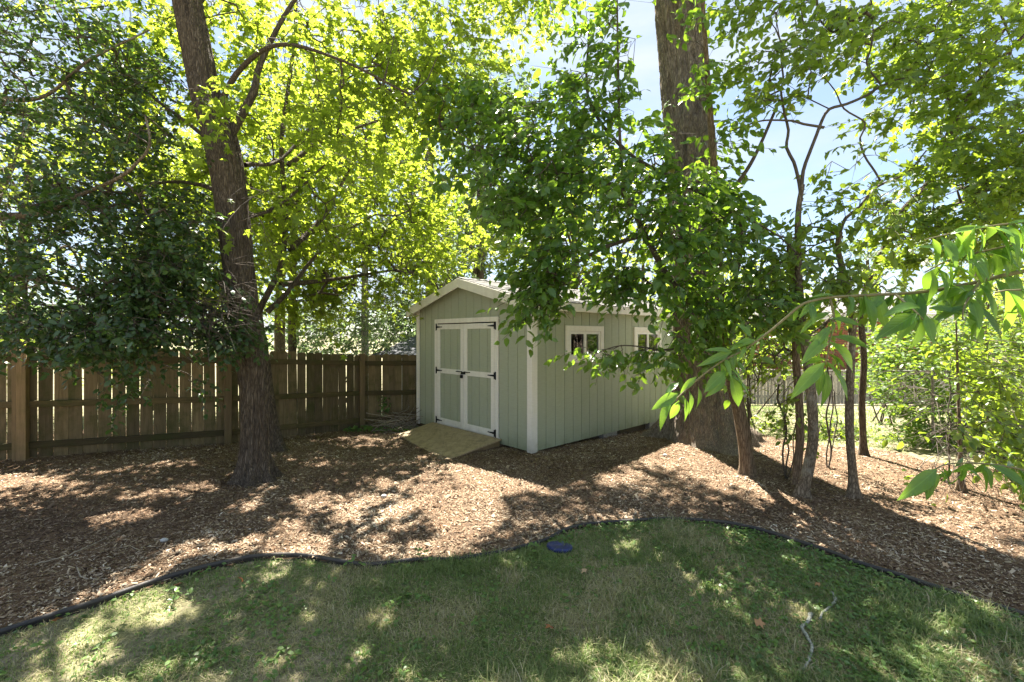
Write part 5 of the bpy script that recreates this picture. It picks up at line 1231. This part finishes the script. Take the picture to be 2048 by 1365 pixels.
# ivy at the foot of the fence and climbing it
n = 620; px = np.concatenate([R.uniform(690, 832, 420), R.normal(765, 8, 200)]); dd = np.concatenate([R.uniform(8.2, 8.75, 420), np.full(200, 8.80)])
xx = (px - CX) / F * dd; P_ = np.stack([xx, dd, g(xx, dd) + np.concatenate([R.uniform(.01, .10, 420), R.uniform(.05, .62, 200)])], 1)
a = R.uniform(0, 6.28, n); D_ = nrm(np.stack([np.cos(a), np.sin(a) * .5 - .3, R.normal(-.2, .3, n)], 1)); N_ = nrm(np.array([0, -.5, .8]) + R.normal(size=(n, 3)) * .4)
V, faces, t_ = leaf_arrays('mid', P_, D_, N_, .06 * R.uniform(.6, 1.4, n), R.uniform(0, 1, n)); link('ivy_ground_cover', new_mesh('ivy_ground_cover', V, faces, t_), LM('ivy'), kind='stuff')

for px, py, lab in ((842, 1128, 'small green weed growing through the edging in the middle dip'), (706, 1142, 'low green weed on the grass side of the edging left of the dip'), (346, 1206, 'round-leaved weed by the left stretch of edging'), (1075, 1106, 'brownish-green weed beside the blue disc')):
    t = thing('weed', lab, 'weed', 'weeds along the edging'); b = gat(px, py)
    for j in range(5):
        tip = b + [R.normal(0, .035), R.normal(0, .03), R.uniform(.03, .10)]; MB().tube([b, (b + tip) / 2 + R.normal(0, .006, 3), tip], [.0022, .0018, .0012], 5).build('stem', M['stem'], t, smooth=True)
        for k in range(2):
            D_ = nrm(np.array([R.normal(), R.normal(), .2])); N_ = nrm(np.array([R.normal(0, .3), -.3, 1.])); V, faces, tt_ = leaf_arrays('ovate', np.array([tip]), D_[None], N_[None], np.array([R.uniform(.03, .05)]), np.array([R.random()]))
            link('leaf', new_mesh('leaf', V, faces, tt_, smooth=True), LM('ivy'), t)

# fallen dead leaves, each its own
mdl, nt, p, out = mat('dead_leaf'); oi = nt.nodes.new('ShaderNodeObjectInfo')
nt.links.new(ramp(nt, oi.outputs['Random'], [(0, (.30, .11, .04)), (.5, (.40, .22, .10)), (1, (.46, .33, .20))]), p.inputs['Base Color']); p.inputs['Roughness'].default_value = .8
dv = LT['maple'][0].copy(); dv[:, 2] += .35 * dv[:, 1] ** 2 + .10 * np.sin(dv[:, 0] * 5)
dl_me = new_mesh('fallen_leaf', dv, LT['maple'][1], smooth=True); dl_me.materials.append(mdl)
DEAD = [(355, 1180, 'orange-brown dead leaf on the grass just below the left bend of the edging'), (440, 1184, 'bright rusty dead leaf on the grass under the rising stretch of edging'), (485, 1175, 'pale tan dead leaf on the grass below the edging'),
        (107, 1255, 'curled dead leaf against the grass side of the edging at far left'), (1445, 1285, 'orange dead leaf on the grass left of the long grey stick'), (1510, 1258, 'pale brown leaf on the grass nearest the grey sticks'),
        (1105, 1268, 'small dead leaf alone in the middle of the lawn'), (195, 1148, 'brown leaf on the mulch beside the curved twig'), (1940, 1062, 'yellow-orange leaf on the mulch below the young bushy tree'),
        (1885, 1138, 'tan leaf on the mulch above the right end of the edging'), (720, 1040, 'brown leaf on the mulch between the leaning maple and the edging'), (1370, 1052, 'dead leaf tucked at the top of the edging curve'),
        (1640, 1180, 'leaf on the grass just above the short grey stick'), (1175, 1150, 'dead leaf on the grass below the blue disc'), (1930, 1275, 'dead leaf among the clover at the lower right'), (880, 1060, 'leaf on the sunlit mulch patch before the ramp')]
for px, py, lab in DEAD:
    q = gat(px, py); o = bpy.data.objects.new('fallen_leaf', dl_me); col.objects.link(o); s = R.uniform(.04, .07); o.scale = (s, s, s); o.location = q + [0, 0, .035]; o.rotation_euler = (R.normal(0, .45), R.normal(0, .45), R.uniform(0, 6.28))
    tag(o, lab, 'leaf', 'dead leaves on the ground')
# pale pebbles on the mulch
for px, py, lab in ((768, 998, 'pale grey stone on the mulch right of the leaning maple'), (1330, 915, 'pale flat stone on the mulch near the great roots'), (328, 1088, 'small white stone on the mulch above the left edging')):
    q = gat(px, py); v = nrm(R.normal(size=(40, 3))); 
    import bmesh
    bm = bmesh.new(); bmesh.ops.create_icosphere(bm, subdivisions=2, radius=1)
    for vt in bm.verts: vt.co *= 1 + .25 * (float(noise3(vt.co.x * 1.6 + px, vt.co.y * 1.6, vt.co.z * 1.6, 5)) - .5)
    me = bpy.data.meshes.new('stone'); bm.to_mesh(me); bm.free(); o = link('stone', me, M['stone']); o.scale = (.030, .024, .016); o.location = q + [0, 0, .03]; tag(o, lab, 'stone', 'pale stones on the mulch')

bpy.context.view_layer.update()
tot = sum(len(m_.loops) - 2 * len(m_.polygons) for m_ in bpy.data.meshes)
print('done', round(time.time() - T0, 1), 's; tris about', tot, 'objects', len(bpy.data.objects))
